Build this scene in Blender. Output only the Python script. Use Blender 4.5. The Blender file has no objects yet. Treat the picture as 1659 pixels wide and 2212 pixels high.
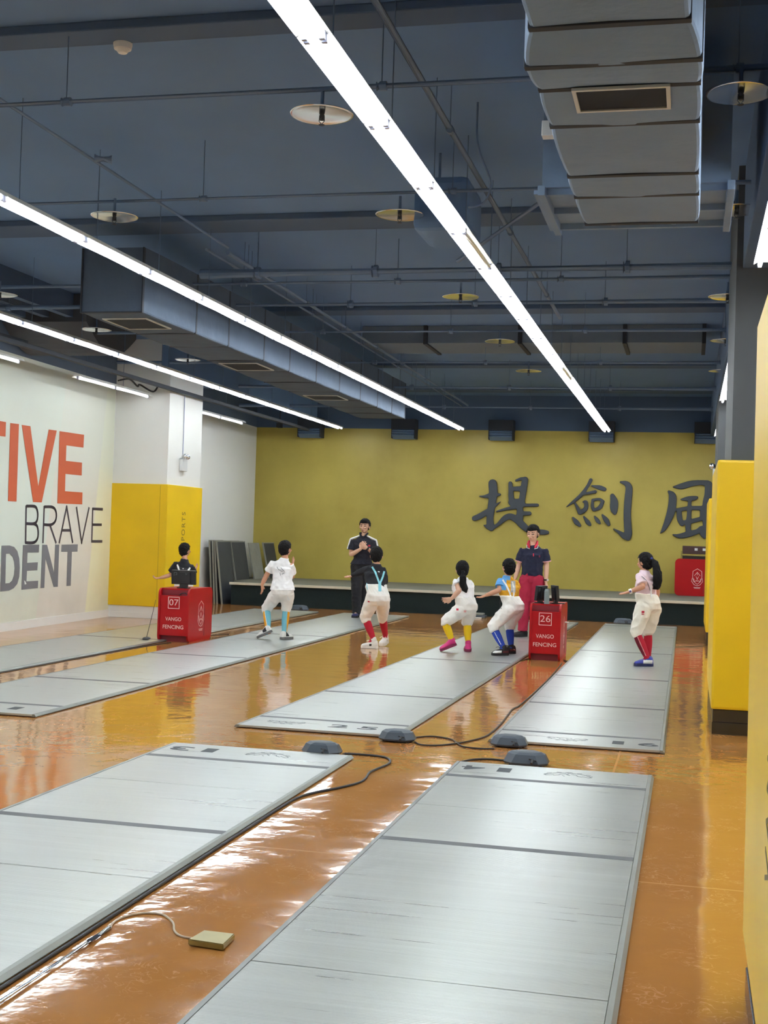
import bpy, bmesh, math, random
from mathutils import Vector, Matrix, noise
from mathutils.bvhtree import BVHTree
from mathutils.geometry import tessellate_polygon
random.seed(7)
SC = bpy.context.scene
COL = SC.collection

# ---------------- camera ----------------
cam_d = bpy.data.cameras.new('camera'); cam = bpy.data.objects.new('camera', cam_d); COL.objects.link(cam)
cam_d.sensor_fit = 'VERTICAL'; cam_d.sensor_height = 36.0
cam_d.lens = 2787.0/2212.0*36.0
cam_d.clip_start = 0.05; cam_d.clip_end = 200
def _n(v): v = Vector(v); return v.normalized()
cy_ = _n((660.5, -67.0, -2787.0)); cx_ = Vector((11729.5, -330.0, 2787.0)); cx_ = (cx_ - cx_.dot(cy_)*cy_).normalized()
cz_ = cx_.cross(cy_)
rot = Matrix(((cx_[0], cx_[1], cx_[2]), (cy_[0], cy_[1], cy_[2]), (cz_[0], cz_[1], cz_[2])))
cam.matrix_world = Matrix.Translation((0, 0, 1.53)) @ rot.to_4x4()
SC.camera = cam
# ---------------- world, exposure ----------------
w = bpy.data.worlds.new('world'); SC.world = w; w.use_nodes = True
w.node_tree.nodes['Background'].inputs[0].default_value = (0.55, 0.62, 0.75, 1)
w.node_tree.nodes['Background'].inputs[1].default_value = 0.25
SC.view_settings.view_transform = 'Standard'; SC.view_settings.look = 'None'
SC.view_settings.exposure = 1.7; SC.view_settings.gamma = 1.0; SC.view_settings.use_curve_mapping = False
TUBE_POWER = 9.0

# ---------------- materials ----------------
def s2l(c):
    return tuple((x/255/12.92 if x/255 <= 0.04045 else ((x/255+0.055)/1.055)**2.4) for x in c) + (1,)
class NT:
    def __init__(s, name):
        s.m = bpy.data.materials.new(name); s.m.use_nodes = True; s.t = s.m.node_tree; s.b = s.t.nodes['Principled BSDF']
    def n(s, typ, **k):
        nd = s.t.nodes.new(typ)
        for a, v in k.items():
            if a in nd.inputs.keys(): nd.inputs[a].default_value = v
            else: setattr(nd, a, v)
        return nd
    def l(s, a, b): s.t.links.new(a, b)
    def coords(s, scale=(1, 1, 1), kind='Object'):
        tc = s.n('ShaderNodeTexCoord'); mp = s.n('ShaderNodeMapping'); mp.inputs['Scale'].default_value = scale
        s.l(tc.outputs[kind], mp.inputs[0]); return mp.outputs[0]
    def noise(s, vec, sc, det=3, rough=0.5):
        nz = s.n('ShaderNodeTexNoise'); nz.inputs['Scale'].default_value = sc; nz.inputs['Detail'].default_value = det; nz.inputs['Roughness'].default_value = rough
        s.l(vec, nz.inputs['Vector']); return nz.outputs['Fac']
    def ramp(s, fac, stops):
        r = s.n('ShaderNodeValToRGB'); el = r.color_ramp.elements
        el[0].position, el[0].color = stops[0]; el[1].position, el[1].color = stops[-1]
        for p, c in stops[1:-1]:
            e = el.new(p); e.color = c
        s.l(fac, r.inputs[0]); return r.outputs[0]
    def mul(s, a, b, op='MULTIPLY'):
        m = s.n('ShaderNodeMath', operation=op)
        for i, v in enumerate((a, b)):
            if isinstance(v, (int, float)): m.inputs[i].default_value = v
            else: s.l(v, m.inputs[i])
        return m.outputs[0]
    def mix(s, fac, a, b):
        m = s.n('ShaderNodeMix', data_type='RGBA')
        for i, v in ((0, fac), (6, a), (7, b)):
            if isinstance(v, (int, float, tuple)): m.inputs[i].default_value = v
            else: s.l(v, m.inputs[i])
        return m.outputs[2]
    def bump(s, h, strength, dist):
        b = s.n('ShaderNodeBump'); b.inputs['Strength'].default_value = strength; b.inputs['Distance'].default_value = dist
        s.l(h, b.inputs['Height']); s.l(b.outputs[0], s.b.inputs['Normal']); return b
def mat(name, rgb, rough=0.6, metal=0.0, spec=0.5, var=0.0, vs=3.0, bump=0.0, bs=40.0, bd=0.01, coat=0.0, emit=0.0):
    k = NT(name); b = k.b; c = s2l(rgb)
    b.inputs['Base Color'].default_value = c; b.inputs['Roughness'].default_value = rough; b.inputs['Metallic'].default_value = metal
    b.inputs['Specular IOR Level'].default_value = spec; b.inputs['Coat Weight'].default_value = coat
    if emit: b.inputs['Emission Color'].default_value = c; b.inputs['Emission Strength'].default_value = emit
    if var or bump:
        v = k.coords()
        if var:
            f = k.noise(v, vs, 4)
            lo = tuple(x*(1-var) for x in c[:3])+(1,); hi = tuple(min(1, x*(1+var)) for x in c[:3])+(1,)
            k.l(k.ramp(f, [(0.3, lo), (0.7, hi)]), b.inputs['Base Color'])
        if bump: k.bump(k.noise(v, bs, 4), bump, bd)
    return k.m

M = {}
def floor_mat():
    k = NT('epoxy_floor'); v = k.coords(); b = k.b
    big = k.noise(v, 0.35, 3); mid = k.noise(v, 2.2, 4)
    base = k.ramp(big, [(0.3, s2l((178, 120, 62))), (0.7, s2l((186, 129, 66)))])
    # worn pale scuffs, curved streaks
    dv = k.n('ShaderNodeVectorMath', operation='ADD'); nz = k.n('ShaderNodeTexNoise'); nz.inputs['Scale'].default_value = 5
    k.l(v, nz.inputs['Vector']); sc = k.n('ShaderNodeVectorMath', operation='SCALE'); sc.inputs['Scale'].default_value = 0.5
    k.l(nz.outputs['Color'], sc.inputs[0]); k.l(v, dv.inputs[0]); k.l(sc.outputs[0], dv.inputs[1])
    wv = k.noise(dv.outputs[0], 13, 2)
    line = k.ramp(wv, [(0.480, (0, 0, 0, 1)), (0.5, (1, 1, 1, 1)), (0.520, (0, 0, 0, 1))])
    pt = k.ramp(k.noise(v, 3.5, 3), [(0.46, (0, 0, 0, 1)), (0.58, (1, 1, 1, 1))])
    sx = k.n('ShaderNodeSeparateXYZ'); k.l(v, sx.inputs[0])
    scuff = k.mul(line, pt); scuff = k.mul(scuff, 0.75)
    col = k.mix(scuff, base, s2l((214, 158, 112)))
    # thin joint lines between the cast bays
    def joint(axis, period, off):
        m = k.n('ShaderNodeMath', operation='PINGPONG'); m.inputs[1].default_value = period/2
        a = k.mul(sx.outputs[axis], off, 'ADD'); k.l(a, m.inputs[0])
        return k.mul(m.outputs[0], 0.008, 'LESS_THAN')
    j = k.mul(joint(0, 5.6, 0.45), joint(1, 5.6, -5.95+5.6), 'MAXIMUM')
    col = k.mix(k.mul(j, 0.55), col, s2l((222, 165, 110)))
    k.l(col, b.inputs['Base Color'])
    b.inputs['Specular IOR Level'].default_value = 0.6; b.inputs['Coat Weight'].default_value = 0.0
    r = k.ramp(mid, [(0.3, (0.05, 0.05, 0.05, 1)), (0.75, (0.10, 0.10, 0.10, 1))]); k.l(r, b.inputs['Roughness'])
    b.inputs['IOR'].default_value = 1.6
    h1 = k.noise(v, 2.2, 2); h2 = k.noise(v, 8, 3, 0.55)
    h = k.mul(h1, k.mul(h2, 0.24), 'ADD')
    k.bump(h, 0.6, 0.0085)
    return k.m
M['floor'] = floor_mat()
def piste_mat(name, rgb=(194, 197, 194)):
    k = NT(name); b = k.b
    v = k.coords((0.5, 14, 1)); v2 = k.coords((1, 1, 1)); v3 = k.coords((0.8, 90, 1))
    f = k.noise(v, 2.0, 4, 0.6); g = k.noise(v3, 1.0, 2); s = k.noise(v2, 1.3, 4)
    c = s2l(rgb); lo = tuple(x*0.90 for x in c[:3])+(1,); hi = tuple(min(1, x*1.06) for x in c[:3])+(1,)
    c1 = k.ramp(f, [(0.3, lo), (0.7, hi)])
    c2 = k.mix(k.mul(k.ramp(g, [(0.35, (0, 0, 0, 1)), (0.65, (1, 1, 1, 1))]), 0.10), c1, s2l((140, 148, 154)))
    # small dark scuffs
    sc = k.noise(v2, 16, 3); pc = k.ramp(k.noise(v2, 2.5, 2), [(0.52, (0, 0, 0, 1)), (0.7, (1, 1, 1, 1))])
    ln = k.ramp(sc, [(0.494, (0, 0, 0, 1)), (0.5, (1, 1, 1, 1)), (0.506, (0, 0, 0, 1))])
    c3 = k.mix(k.mul(k.mul(ln, pc), 0.14), c2, s2l((110, 116, 122)))
    k.l(c3, b.inputs['Base Color'])
    b.inputs['Metallic'].default_value = 0.66
    rr = k.ramp(f, [(0.3, (0.27,)*3+(1,)), (0.7, (0.33,)*3+(1,))]); k.l(rr, b.inputs['Roughness'])
    wv = k.n('ShaderNodeTexWave', wave_type='BANDS', bands_direction='Y'); wv.inputs['Scale'].default_value = 28
    k.l(v2, wv.inputs['Vector'])
    bp = k.bump(wv.outputs['Fac'], 0.35, 0.0022)
    return k.m
M['piste'] = piste_mat('ribbed_aluminium')
M['rail'] = mat('rail_aluminium', (148, 151, 146), 0.42, 0.6, var=0.08)
M['stripe'] = mat('dark_stripe', (96, 98, 102), 0.5, 0.3)
M['ink'] = mat('black_print', (52, 58, 64), 0.6)
M['ink_soft'] = mat('engraved_print', (104, 112, 118), 0.5, 0.3)
M['rubber'] = mat('brown_underlay', (60, 34, 28), 0.8)
M['hazed_paint'] = mat('hazed_ceiling_paint', (102, 132, 172), 0.85, var=0.03, vs=1.5)  # dark paint lifted and blued so its colour carries lens-glare haze
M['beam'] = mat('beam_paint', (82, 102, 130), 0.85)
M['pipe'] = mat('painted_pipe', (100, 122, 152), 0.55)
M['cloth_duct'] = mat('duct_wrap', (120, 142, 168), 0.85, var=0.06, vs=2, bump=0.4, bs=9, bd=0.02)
M['seam'] = mat('duct_tape', (38, 44, 54), 0.7)
M['vent_frame'] = mat('vent_frame_metal', (196, 194, 188), 0.4, 0.5)
M['hole_shade'] = mat('duct_hole_shade', (30, 36, 46), 0.9)  # shade inside the duct put into a flat dark colour
M['white'] = mat('white_paint', (230, 230, 226), 0.6)
M['fixture'] = mat('fixture_white', (225, 225, 218), 0.4)
M['tube_off'] = mat('unlit_tube', (222, 224, 210), 0.3)
M['socket'] = mat('lamp_socket', (170, 175, 200), 0.4)
M['tube_dim'] = mat('old_lit_tube', (244, 250, 255), 0.4, emit=TUBE_POWER*0.3)
M['tube'] = mat('lit_tube', (244, 250, 255), 0.4, emit=TUBE_POWER)
M['chrome'] = mat('polished_steel', (215, 215, 215), 0.14, 1.0)
M['yellow_pad'] = mat('yellow_vinyl', (232, 190, 14), 0.42, var=0.05, vs=1.5, bump=0.15, bs=30, bd=0.003)
M['plinth'] = mat('black_tile', (44, 42, 40), 0.12, spec=0.6)
M['col_dark'] = mat('column_grey_paint', (74, 78, 82), 0.6, var=0.05)
M['red'] = mat('red_lacquer', (178, 16, 24), 0.35, spec=0.3, var=0.05)
M['red_dark'] = mat('red_lacquer_inside', (132, 30, 42), 0.45)
M['pink_print'] = mat('pale_print', (240, 200, 196), 0.5)
M['black'] = mat('black_plastic', (36, 37, 42), 0.38)
M['gear'] = mat('slate_plastic', (66, 76, 88), 0.42, var=0.06)
M['bottle'] = mat('grey_bottle', (128, 140, 142), 0.35)
M['cable'] = mat('black_rubber', (38, 38, 42), 0.5)
M['wire'] = mat('beige_wire', (196, 176, 150), 0.5)
M['brass'] = mat('brass_plate', (150, 138, 84), 0.3, 0.6, var=0.1, vs=8)
M['stage_top'] = mat('stage_deck', (112, 110, 98), 0.75, var=0.1, vs=2)
M['stage_edge'] = mat('stage_edge_aluminium', (216, 212, 196), 0.35, 0.3)
M['skirt'] = mat('dark_green_skirt', (20, 36, 38), 0.9, bump=0.3, bs=20)
M['board'] = mat('slate_board', (58, 62, 68), 0.6, var=0.12, vs=3)
M['board_pale'] = mat('grey_board', (138, 138, 130), 0.6, var=0.1, vs=6)
M['board_edge'] = mat('board_rim', (150, 150, 142), 0.5, 0.3)
M['char'] = mat('charcoal_letters', (66, 72, 80), 0.5)
M['orange'] = mat('orange_print', (206, 96, 58), 0.6)
M['grey_print'] = mat('grey_print', (118, 118, 124), 0.6)
M['thin_print'] = mat('dark_print', (70, 62, 72), 0.6)
M['chipw'] = mat('bare_plaster', (232, 234, 230), 0.8)
M['olive'] = mat('faded_print', (120, 100, 44), 0.6)
M['beige_box'] = mat('white_plastic', (212, 214, 214), 0.4)
def yellow_wall():
    k = NT('gold_textured_paint'); v = k.coords(); b = k.b
    f = k.noise(v, 0.7, 5, 0.6); g = k.noise(k.coords((1, 1, 0.35)), 5, 4)
    a = k.ramp(f, [(0.25, s2l((168, 150, 62))), (0.75, s2l((200, 182, 86)))])
    c = k.mix(k.mul(g, 0.25), a, s2l((200, 178, 96)))
    k.l(c, b.inputs['Base Color']); b.inputs['Roughness'].default_value = 0.45
    k.bump(k.noise(v, 12, 4), 0.25, 0.01); return k.m
M['gold'] = yellow_wall()
def mural_mat():
    k = NT('mural_print'); b = k.b; tc = k.n('ShaderNodeTexCoord'); s = k.n('ShaderNodeSeparateXYZ'); k.l(tc.outputs['Object'], s.inputs[0])
    Y, Z = s.outputs[1], s.outputs[2]
    def edge(y0, slope, soft):        # right of a slanted facet line
        t = k.mul(k.mul(Y, k.mul(Z, -slope), 'ADD'), -y0, 'ADD')
        m = k.n('ShaderNodeMapRange'); m.inputs[1].default_value = -soft; m.inputs[2].default_value = soft
        k.l(t, m.inputs[0]); return m.outputs[0]
    base = k.ramp(Z, [(0.0, s2l((222, 223, 205))), (1.0, s2l((216, 224, 214)))])
    c = k.mix(edge(17.16, 0.2122, 0.02), base, s2l((224, 219, 208)))
    c = k.mix(edge(18.89, 0.16, 0.03), c, s2l((236, 233, 200)))
    up = k.n('ShaderNodeMapRange'); up.inputs[1].default_value = 1.5; up.inputs[2].default_value = 2.8; k.l(Z, up.inputs[0])
    c = k.mix(k.mul(up.outputs[0], 0.7), c, s2l((222, 228, 216)))
    c = k.mix(k.mul(edge(19.83, 0.0, 0.01), 1.0), c, s2l((226, 227, 224)))
    st = k.ramp(k.noise(tc.outputs['Object'], 1.5, 4), [(0.35, (0, 0, 0, 1)), (0.7, (1, 1, 1, 1))])
    low = k.n('ShaderNodeMapRange'); low.inputs[1].default_value = 0.9; low.inputs[2].default_value = 0.1; k.l(Z, low.inputs[0])
    c = k.mix(k.mul(k.mul(st, low.outputs[0]), 0.35), c, s2l((168, 160, 146)))
    # dark ceiling paint comes down to 3.85 m
    dk = k.mul(Z, 3.86, 'GREATER_THAN')
    c = k.mix(dk, c, s2l((84, 98, 118)))
    k.l(c, b.inputs['Base Color']); b.inputs['Roughness'].default_value = 0.5; return k.m
M['mural'] = mural_mat()
SK = mat('skin', (205, 150, 120), 0.55, var=0.04); SK2 = mat('skin_fair', (222, 176, 150), 0.55, var=0.04)
HAIR = mat('black_hair', (20, 19, 21), 0.75, spec=0.25, bump=0.4, bs=90, bd=0.004)
def cloth(name, rgb, v=0.05): return mat(name, rgb, 0.85, var=v, vs=9, bump=0.5, bs=28, bd=0.006)

# ---------------- mesh helpers ----------------
def tag(o, label=None, cat=None, group=None, kind=None):
    if label: o['label'] = label
    if cat: o['category'] = cat
    if group: o['group'] = group
    if kind: o['kind'] = kind
    return o
def obj(name, bm, m, parent=None, smooth=False, loc=None):
    me = bpy.data.meshes.new(name); bm.normal_update(); bm.to_mesh(me); bm.free()
    for x in (m if isinstance(m, (list, tuple)) else [m]): me.materials.append(x)
    if smooth:
        me.polygons.foreach_set('use_smooth', [True]*len(me.polygons))
    o = bpy.data.objects.new(name, me); COL.objects.link(o)
    if parent: o.parent = parent
    if loc: o.location = loc
    return o
def empty(name, loc, rz=0, label=None, cat=None, group=None):
    o = bpy.data.objects.new(name, None); COL.objects.link(o); o.location = loc; o.rotation_euler = (0, 0, rz); o.empty_display_size = 0.1
    return tag(o, label, cat, group)
def B(): return bmesh.new()
def box(bm, x0, x1, y0, y1, z0, z1, bev=0.0, mi=0, rot=None):
    vs = [bm.verts.new((x, y, z)) for x in (x0, x1) for y in (y0, y1) for z in (z0, z1)]
    fs = [bm.faces.new([vs[i] for i in q]) for q in ((0, 1, 3, 2), (4, 6, 7, 5), (0, 4, 5, 1), (2, 3, 7, 6), (0, 2, 6, 4), (1, 5, 7, 3))]
    for f in fs: f.material_index = mi
    if bev:
        es = list({e for f in fs for e in f.edges})
        r = bmesh.ops.bevel(bm, geom=es, offset=bev, segments=2, affect='EDGES', profile=0.6)
        vs = list({v for f in r['faces'] for v in f.verts} | {v for v in vs if v.is_valid})
    if rot: bmesh.ops.transform(bm, matrix=rot, verts=vs)
    return vs
def ring(bm, c, a, b, n=16):
    return [bm.verts.new(c + a*math.cos(2*math.pi*i/n) + b*math.sin(2*math.pi*i/n)) for i in range(n)]
def loft(bm, rings, mi=0, cap=True):
    for r0, r1 in zip(rings, rings[1:]):
        n = len(r0)
        for i in range(n):
            f = bm.faces.new((r0[i], r0[(i+1) % n], r1[(i+1) % n], r1[i])); f.material_index = mi
    if cap:
        for r in (rings[0][::-1], rings[-1]):
            f = bm.faces.new(r); f.material_index = mi
def frame(d, ref=Vector((0, 0, 1))):
    d = d.normalized()
    if abs(d.dot(ref)) > 0.96: ref = Vector((0, 1, 0))
    a = d.cross(ref).normalized(); return a, a.cross(d).normalized()
def tube(bm, pts, r, n=10, mi=0):
    pts = [Vector(p) for p in pts]; rs = r if isinstance(r, (list, tuple)) else [r]*len(pts); R = []
    a0 = None
    for i, p in enumerate(pts):
        d = (pts[min(i+1, len(pts)-1)] - pts[max(i-1, 0)])
        if d.length < 1e-6: d = Vector((0, 0, 1))
        d.normalize()
        if a0 is None: a, b = frame(d)
        else:
            a = (a0 - d*a0.dot(d)).normalized(); b = d.cross(a).normalized()*1
        a0 = a; R.append(ring(bm, p, a*rs[i], b*rs[i], n))
    loft(bm, R, mi)
def spline(pts, k=6):
    pts = [Vector(p) for p in pts]; out = []
    for i in range(len(pts)-1):
        p0 = pts[max(i-1, 0)]; p1 = pts[i]; p2 = pts[i+1]; p3 = pts[min(i+2, len(pts)-1)]
        for j in range(k):
            t = j/k
            out.append(0.5*((2*p1)+(-p0+p2)*t+(2*p0-5*p1+4*p2-p3)*t*t+(-p0+3*p1-3*p2+p3)*t**3))
    out.append(pts[-1]); return out
def cyl(bm, c, r, h, n=24, r2=None, mi=0):
    c = Vector(c); r2 = r if r2 is None else r2
    loft(bm, [ring(bm, c, Vector((r, 0, 0)), Vector((0, r, 0)), n), ring(bm, c+Vector((0, 0, h)), Vector((r2, 0, 0)), Vector((0, r2, 0)), n)], mi)
def ell(bm, c, a, b, d, n=16, m=10):
    """ellipsoid with half-axis vectors a, b, d"""
    c = Vector(c); R = []
    for i in range(1, m):
        t = math.pi*i/m; R.append(ring(bm, c - d*math.cos(t), a*math.sin(t), b*math.sin(t), n))
    loft(bm, R)
def poly3(bm, loops, fn, thick, mi=0):
    """extruded flat polygon (with holes). fn maps (u, v, depth) to 3-D"""
    L = [[Vector((p[0], p[1], 0)) for p in lp] for lp in loops]; tris = tessellate_polygon(L); flat = [p for lp in L for p in lp]
    f0 = [bm.verts.new(fn(p.x, p.y, thick)) for p in flat]; f1 = [bm.verts.new(fn(p.x, p.y, 0)) for p in flat]
    for t in tris:
        for vs in ((f0[t[0]], f0[t[1]], f0[t[2]]), (f1[t[2]], f1[t[1]], f1[t[0]])):
            try: bm.faces.new(vs).material_index = mi
            except ValueError: pass
    k = 0
    for lp in L:
        n = len(lp)
        for i in range(n):
            a, b = k+i, k+(i+1) % n
            bm.faces.new((f0[a], f0[b], f1[b], f1[a])).material_index = mi
        k += n
    return f0+f1
def brush(bm, strokes, fn, thick, dense=5):
    """brush strokes (x, z, radius) laid as overlapping quads and discs, given thickness"""
    for s in strokes:
        P = spline([(x, z, r) for x, z, r in s], dense)
        for i, p in enumerate(P):
            r = max(p.z, 0.004); q = [(p.x+r*math.cos(t*math.pi/6), p.y+r*math.sin(t*math.pi/6)) for t in range(12)]
            poly3(bm, [q], fn, thick)
            if i < len(P)-1:
                p2 = P[i+1]; r2 = max(p2.z, 0.004); d = Vector((p2.x-p.x, p2.y-p.y)); 
                if d.length < 1e-5: continue
                d.normalize(); nn = Vector((-d.y, d.x))
                poly3(bm, [[(p.x+nn.x*r, p.y+nn.y*r), (p.x-nn.x*r, p.y-nn.y*r), (p2.x-nn.x*r2, p2.y-nn.y*r2), (p2.x+nn.x*r2, p2.y+nn.y*r2)]], fn, thick)
def lines(bm, polylines, wid, fn, thick, close=False):
    for pl in polylines:
        for i in range(len(pl)-1):
            a = Vector(pl[i]); b = Vector(pl[i+1]); d = (b-a)
            if d.length < 1e-6: continue
            d.normalize(); n = Vector((-d.y, d.x))*wid/2; e = d*wid*0.45
            a2 = a-e if i > 0 else a; b2 = b+e if i < len(pl)-2 else b
            poly3(bm, [[tuple(a2+n), tuple(a2-n), tuple(b2-n), tuple(b2+n)]], fn, thick)
def text(name, s, wd, ht, m, parent, loc, rot, bold=0.0, ext=0.002, spacing=1.0):
    """lettering scaled to the given width and height, centred"""
    cu = bpy.data.curves.new(name, 'FONT'); cu.body = s; cu.size = 1; cu.offset = bold; cu.extrude = 0.01; cu.space_character = spacing; cu.resolution_u = 3
    t = bpy.data.objects.new('tmp', cu); COL.objects.link(t); dg = bpy.context.evaluated_depsgraph_get()
    me = bpy.data.meshes.new_from_object(t.evaluated_get(dg)); bpy.data.objects.remove(t); me.name = name
    xs = [v.co.x for v in me.vertices]; ys = [v.co.y for v in me.vertices]
    cx, cy = (min(xs)+max(xs))/2, (min(ys)+max(ys))/2; sx = wd/(max(xs)-min(xs)); sy = ht/(max(ys)-min(ys))
    for v in me.vertices: v.co = ((v.co.x-cx)*sx, (v.co.y-cy)*sy, ext if v.co.z > 0 else -0.001)
    me.materials.clear(); me.materials.append(m)
    o = bpy.data.objects.new(name, me); COL.objects.link(o); o.parent = parent; o.location = loc; o.rotation_euler = rot
    return o
def copy_tree(o, parent=None):
    c = o.copy(); COL.objects.link(c); c.parent = parent
    for ch in list(o.children): copy_tree(ch, c)
    return c
def bake(name, bm, mats, parent, voxel=0.006, smooth=3, disp=0.0, dscale=14.0, matfn=None, seed=0.0, stretch=(1, 1, 1)):
    """fuse overlapping closed shapes into one skin"""
    me = bpy.data.meshes.new(name); bmesh.ops.recalc_face_normals(bm, faces=bm.faces); bm.to_mesh(me); bm.free()
    t = bpy.data.objects.new('tmp', me); COL.objects.link(t)
    r = t.modifiers.new('r', 'REMESH'); r.mode = 'VOXEL'; r.voxel_size = voxel; r.adaptivity = 0
    s = t.modifiers.new('s', 'SMOOTH'); s.factor = 0.6; s.iterations = smooth
    dg = bpy.context.evaluated_depsgraph_get(); out = bpy.data.meshes.new_from_object(t.evaluated_get(dg)); bpy.data.objects.remove(t); bpy.data.meshes.remove(me)
    out.name = name; out.materials.clear()
    for m in (mats if isinstance(mats, (list, tuple)) else [mats]): out.materials.append(m)
    if disp:
        ns = [v.normal.copy() for v in out.vertices]
        for v, n in zip(out.vertices, ns):
            q = Vector((v.co.x*stretch[0], v.co.y*stretch[1], v.co.z*stretch[2]))*dscale + Vector((seed, seed*2, 0))
            h = 1-abs(noise.noise(q))*2.4 + 0.5*noise.noise(q*2.1)
            v.co += n*disp*(h-0.5)
    out.polygons.foreach_set('use_smooth', [True]*len(out.polygons))
    if matfn:
        for p in out.polygons: p.material_index = matfn(p.center)
    o = bpy.data.objects.new(name, out); COL.objects.link(o); o.parent = parent
    return o
# ---- measured outlines and joints ----
MURAL_ORANGE= [[(15.59, 2.89), (16.06, 2.893), (16.062, 2.692), (15.887, 2.688), (15.928, 1.812), (15.824, 1.814), (15.758, 2.69), (15.605, 2.688)], [(16.188, 2.892), (16.441, 2.899), (16.452, 1.81), (16.202, 1.808)], [(16.528, 2.896), (16.79, 2.901), (17.109, 2.048), (17.382, 2.904), (17.648, 2.91), (17.237, 1.82), (16.963, 1.818)], [(17.749, 2.91), (18.625, 2.926), (18.618, 2.723), (17.999, 2.714), (18.003, 2.478), (18.586, 2.485), (18.59, 2.283), (18.003, 2.279), (18.009, 2.015), (18.643, 2.019), (18.649, 1.832), (17.76, 1.821)]]
MURAL_GREY= [[(16.7, 1.197), (17.209, 1.202), (17.201, 1.088), (16.845, 1.087), (16.845, 0.941), (17.183, 0.944), (17.174, 0.828), (16.849, 0.826), (16.844, 0.675), (17.216, 0.674), (17.213, 0.566), (16.705, 0.561)], [(17.311, 1.199), (17.463, 1.199), (17.736, 0.772), (17.741, 1.201), (17.874, 1.2), (17.879, 0.562), (17.737, 0.564), (17.43, 0.997), (17.423, 0.562), (17.303, 0.563)], [(17.964, 1.2), (18.538, 1.203), (18.534, 1.089), (18.333, 1.088), (18.334, 0.562), (18.185, 0.563), (18.181, 1.089), (17.96, 1.091)], [(16.067, 1.19), (16.293, 1.192), (16.43, 1.172), (16.531, 1.113), (16.598, 1.008), (16.625, 0.877), (16.618, 0.747), (16.567, 0.65), (16.462, 0.589), (16.328, 0.562), (16.076, 0.559)]]
MURAL_HOLE= [(16.2, 1.077), (16.315, 1.079), (16.4, 1.036), (16.452, 0.958), (16.473, 0.874), (16.461, 0.777), (16.412, 0.701), (16.333, 0.667), (16.213, 0.666)]
MURAL_THIN= [[[(16.752, 1.763), (16.775, 1.224)], [(16.753, 1.753), (17.006, 1.756), (17.091, 1.718), (17.127, 1.639), (17.105, 1.551), (17.011, 1.507), (16.767, 1.504)], [(17.011, 1.507), (17.117, 1.471), (17.16, 1.377), (17.138, 1.283), (17.019, 1.232), (16.766, 1.232)]], [[(17.325, 1.772), (17.328, 1.222)], [(17.326, 1.758), (17.577, 1.762), (17.698, 1.723), (17.743, 1.637), (17.703, 1.547), (17.567, 1.498), (17.323, 1.497)], [(17.537, 1.492), (17.771, 1.222)]], [[(17.872, 1.221), (18.09, 1.778), (18.354, 1.225)], [(17.946, 1.417), (18.262, 1.42)]], [[(18.441, 1.787), (18.68, 1.23), (18.918, 1.792)]], [[(19.057, 1.789), (19.066, 1.23)], [(19.051, 1.771), (19.456, 1.775)], [(19.055, 1.517), (19.434, 1.521)], [(19.057, 1.249), (19.48, 1.249)]]]
MURAL_CHIP= [(16.768, 0.693), (16.804, 0.678), (16.844, 0.638), (16.79, 0.631)]
CHAR_TI= [[(-4.226, 2.69, 0.096), (-4.208, 2.507, 0.096), (-4.219, 2.312, 0.087), (-4.245, 2.116, 0.082), (-4.263, 1.92, 0.077), (-4.247, 1.774, 0.082), (-4.232, 1.702, 0.053)], [(-4.508, 2.409, 0.01), (-4.389, 2.405, 0.034), (-4.218, 2.434, 0.063), (-4.059, 2.455, 0.024)], [(-4.604, 1.918, 0.058), (-4.475, 1.975, 0.065), (-4.306, 2.09, 0.053), (-4.162, 2.203, 0.034), (-4.042, 2.297, 0.007)], [(-4.389, 1.775, 0.012), (-4.295, 1.736, 0.048), (-4.22, 1.702, 0.053)], [(-4.22, 1.702, 0.039), (-4.076, 1.804, 0.039), (-3.933, 1.942, 0.063), (-3.812, 1.982, 0.068), (-3.664, 1.913, 0.077), (-3.539, 1.795, 0.077), (-3.414, 1.702, 0.063), (-3.268, 1.67, 0.053), (-3.099, 1.663, 0.06), (-3.002, 1.659, 0.041)], [(-3.839, 2.706, 0.043), (-3.825, 2.565, 0.053), (-3.805, 2.371, 0.063), (-3.772, 2.25, 0.063)], [(-3.714, 2.767, 0.024), (-3.606, 2.808, 0.034), (-3.508, 2.795, 0.053)], [(-3.52, 2.79, 0.068), (-3.543, 2.596, 0.072), (-3.568, 2.377, 0.068), (-3.588, 2.231, 0.068)], [(-3.806, 2.585, 0.043), (-3.587, 2.59, 0.063)], [(-3.797, 2.293, 0.077), (-3.578, 2.299, 0.077)], [(-3.601, 2.235, 0.039), (-3.431, 2.239, 0.036), (-3.237, 2.245, 0.036)], [(-4.114, 2.083, 0.019), (-3.939, 2.136, 0.031), (-3.745, 2.178, 0.039), (-3.599, 2.194, 0.034)], [(-3.625, 2.23, 0.068), (-3.608, 2.084, 0.072), (-3.616, 1.939, 0.082)], [(-3.595, 2.056, 0.048), (-3.401, 2.061, 0.046)]]
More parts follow.
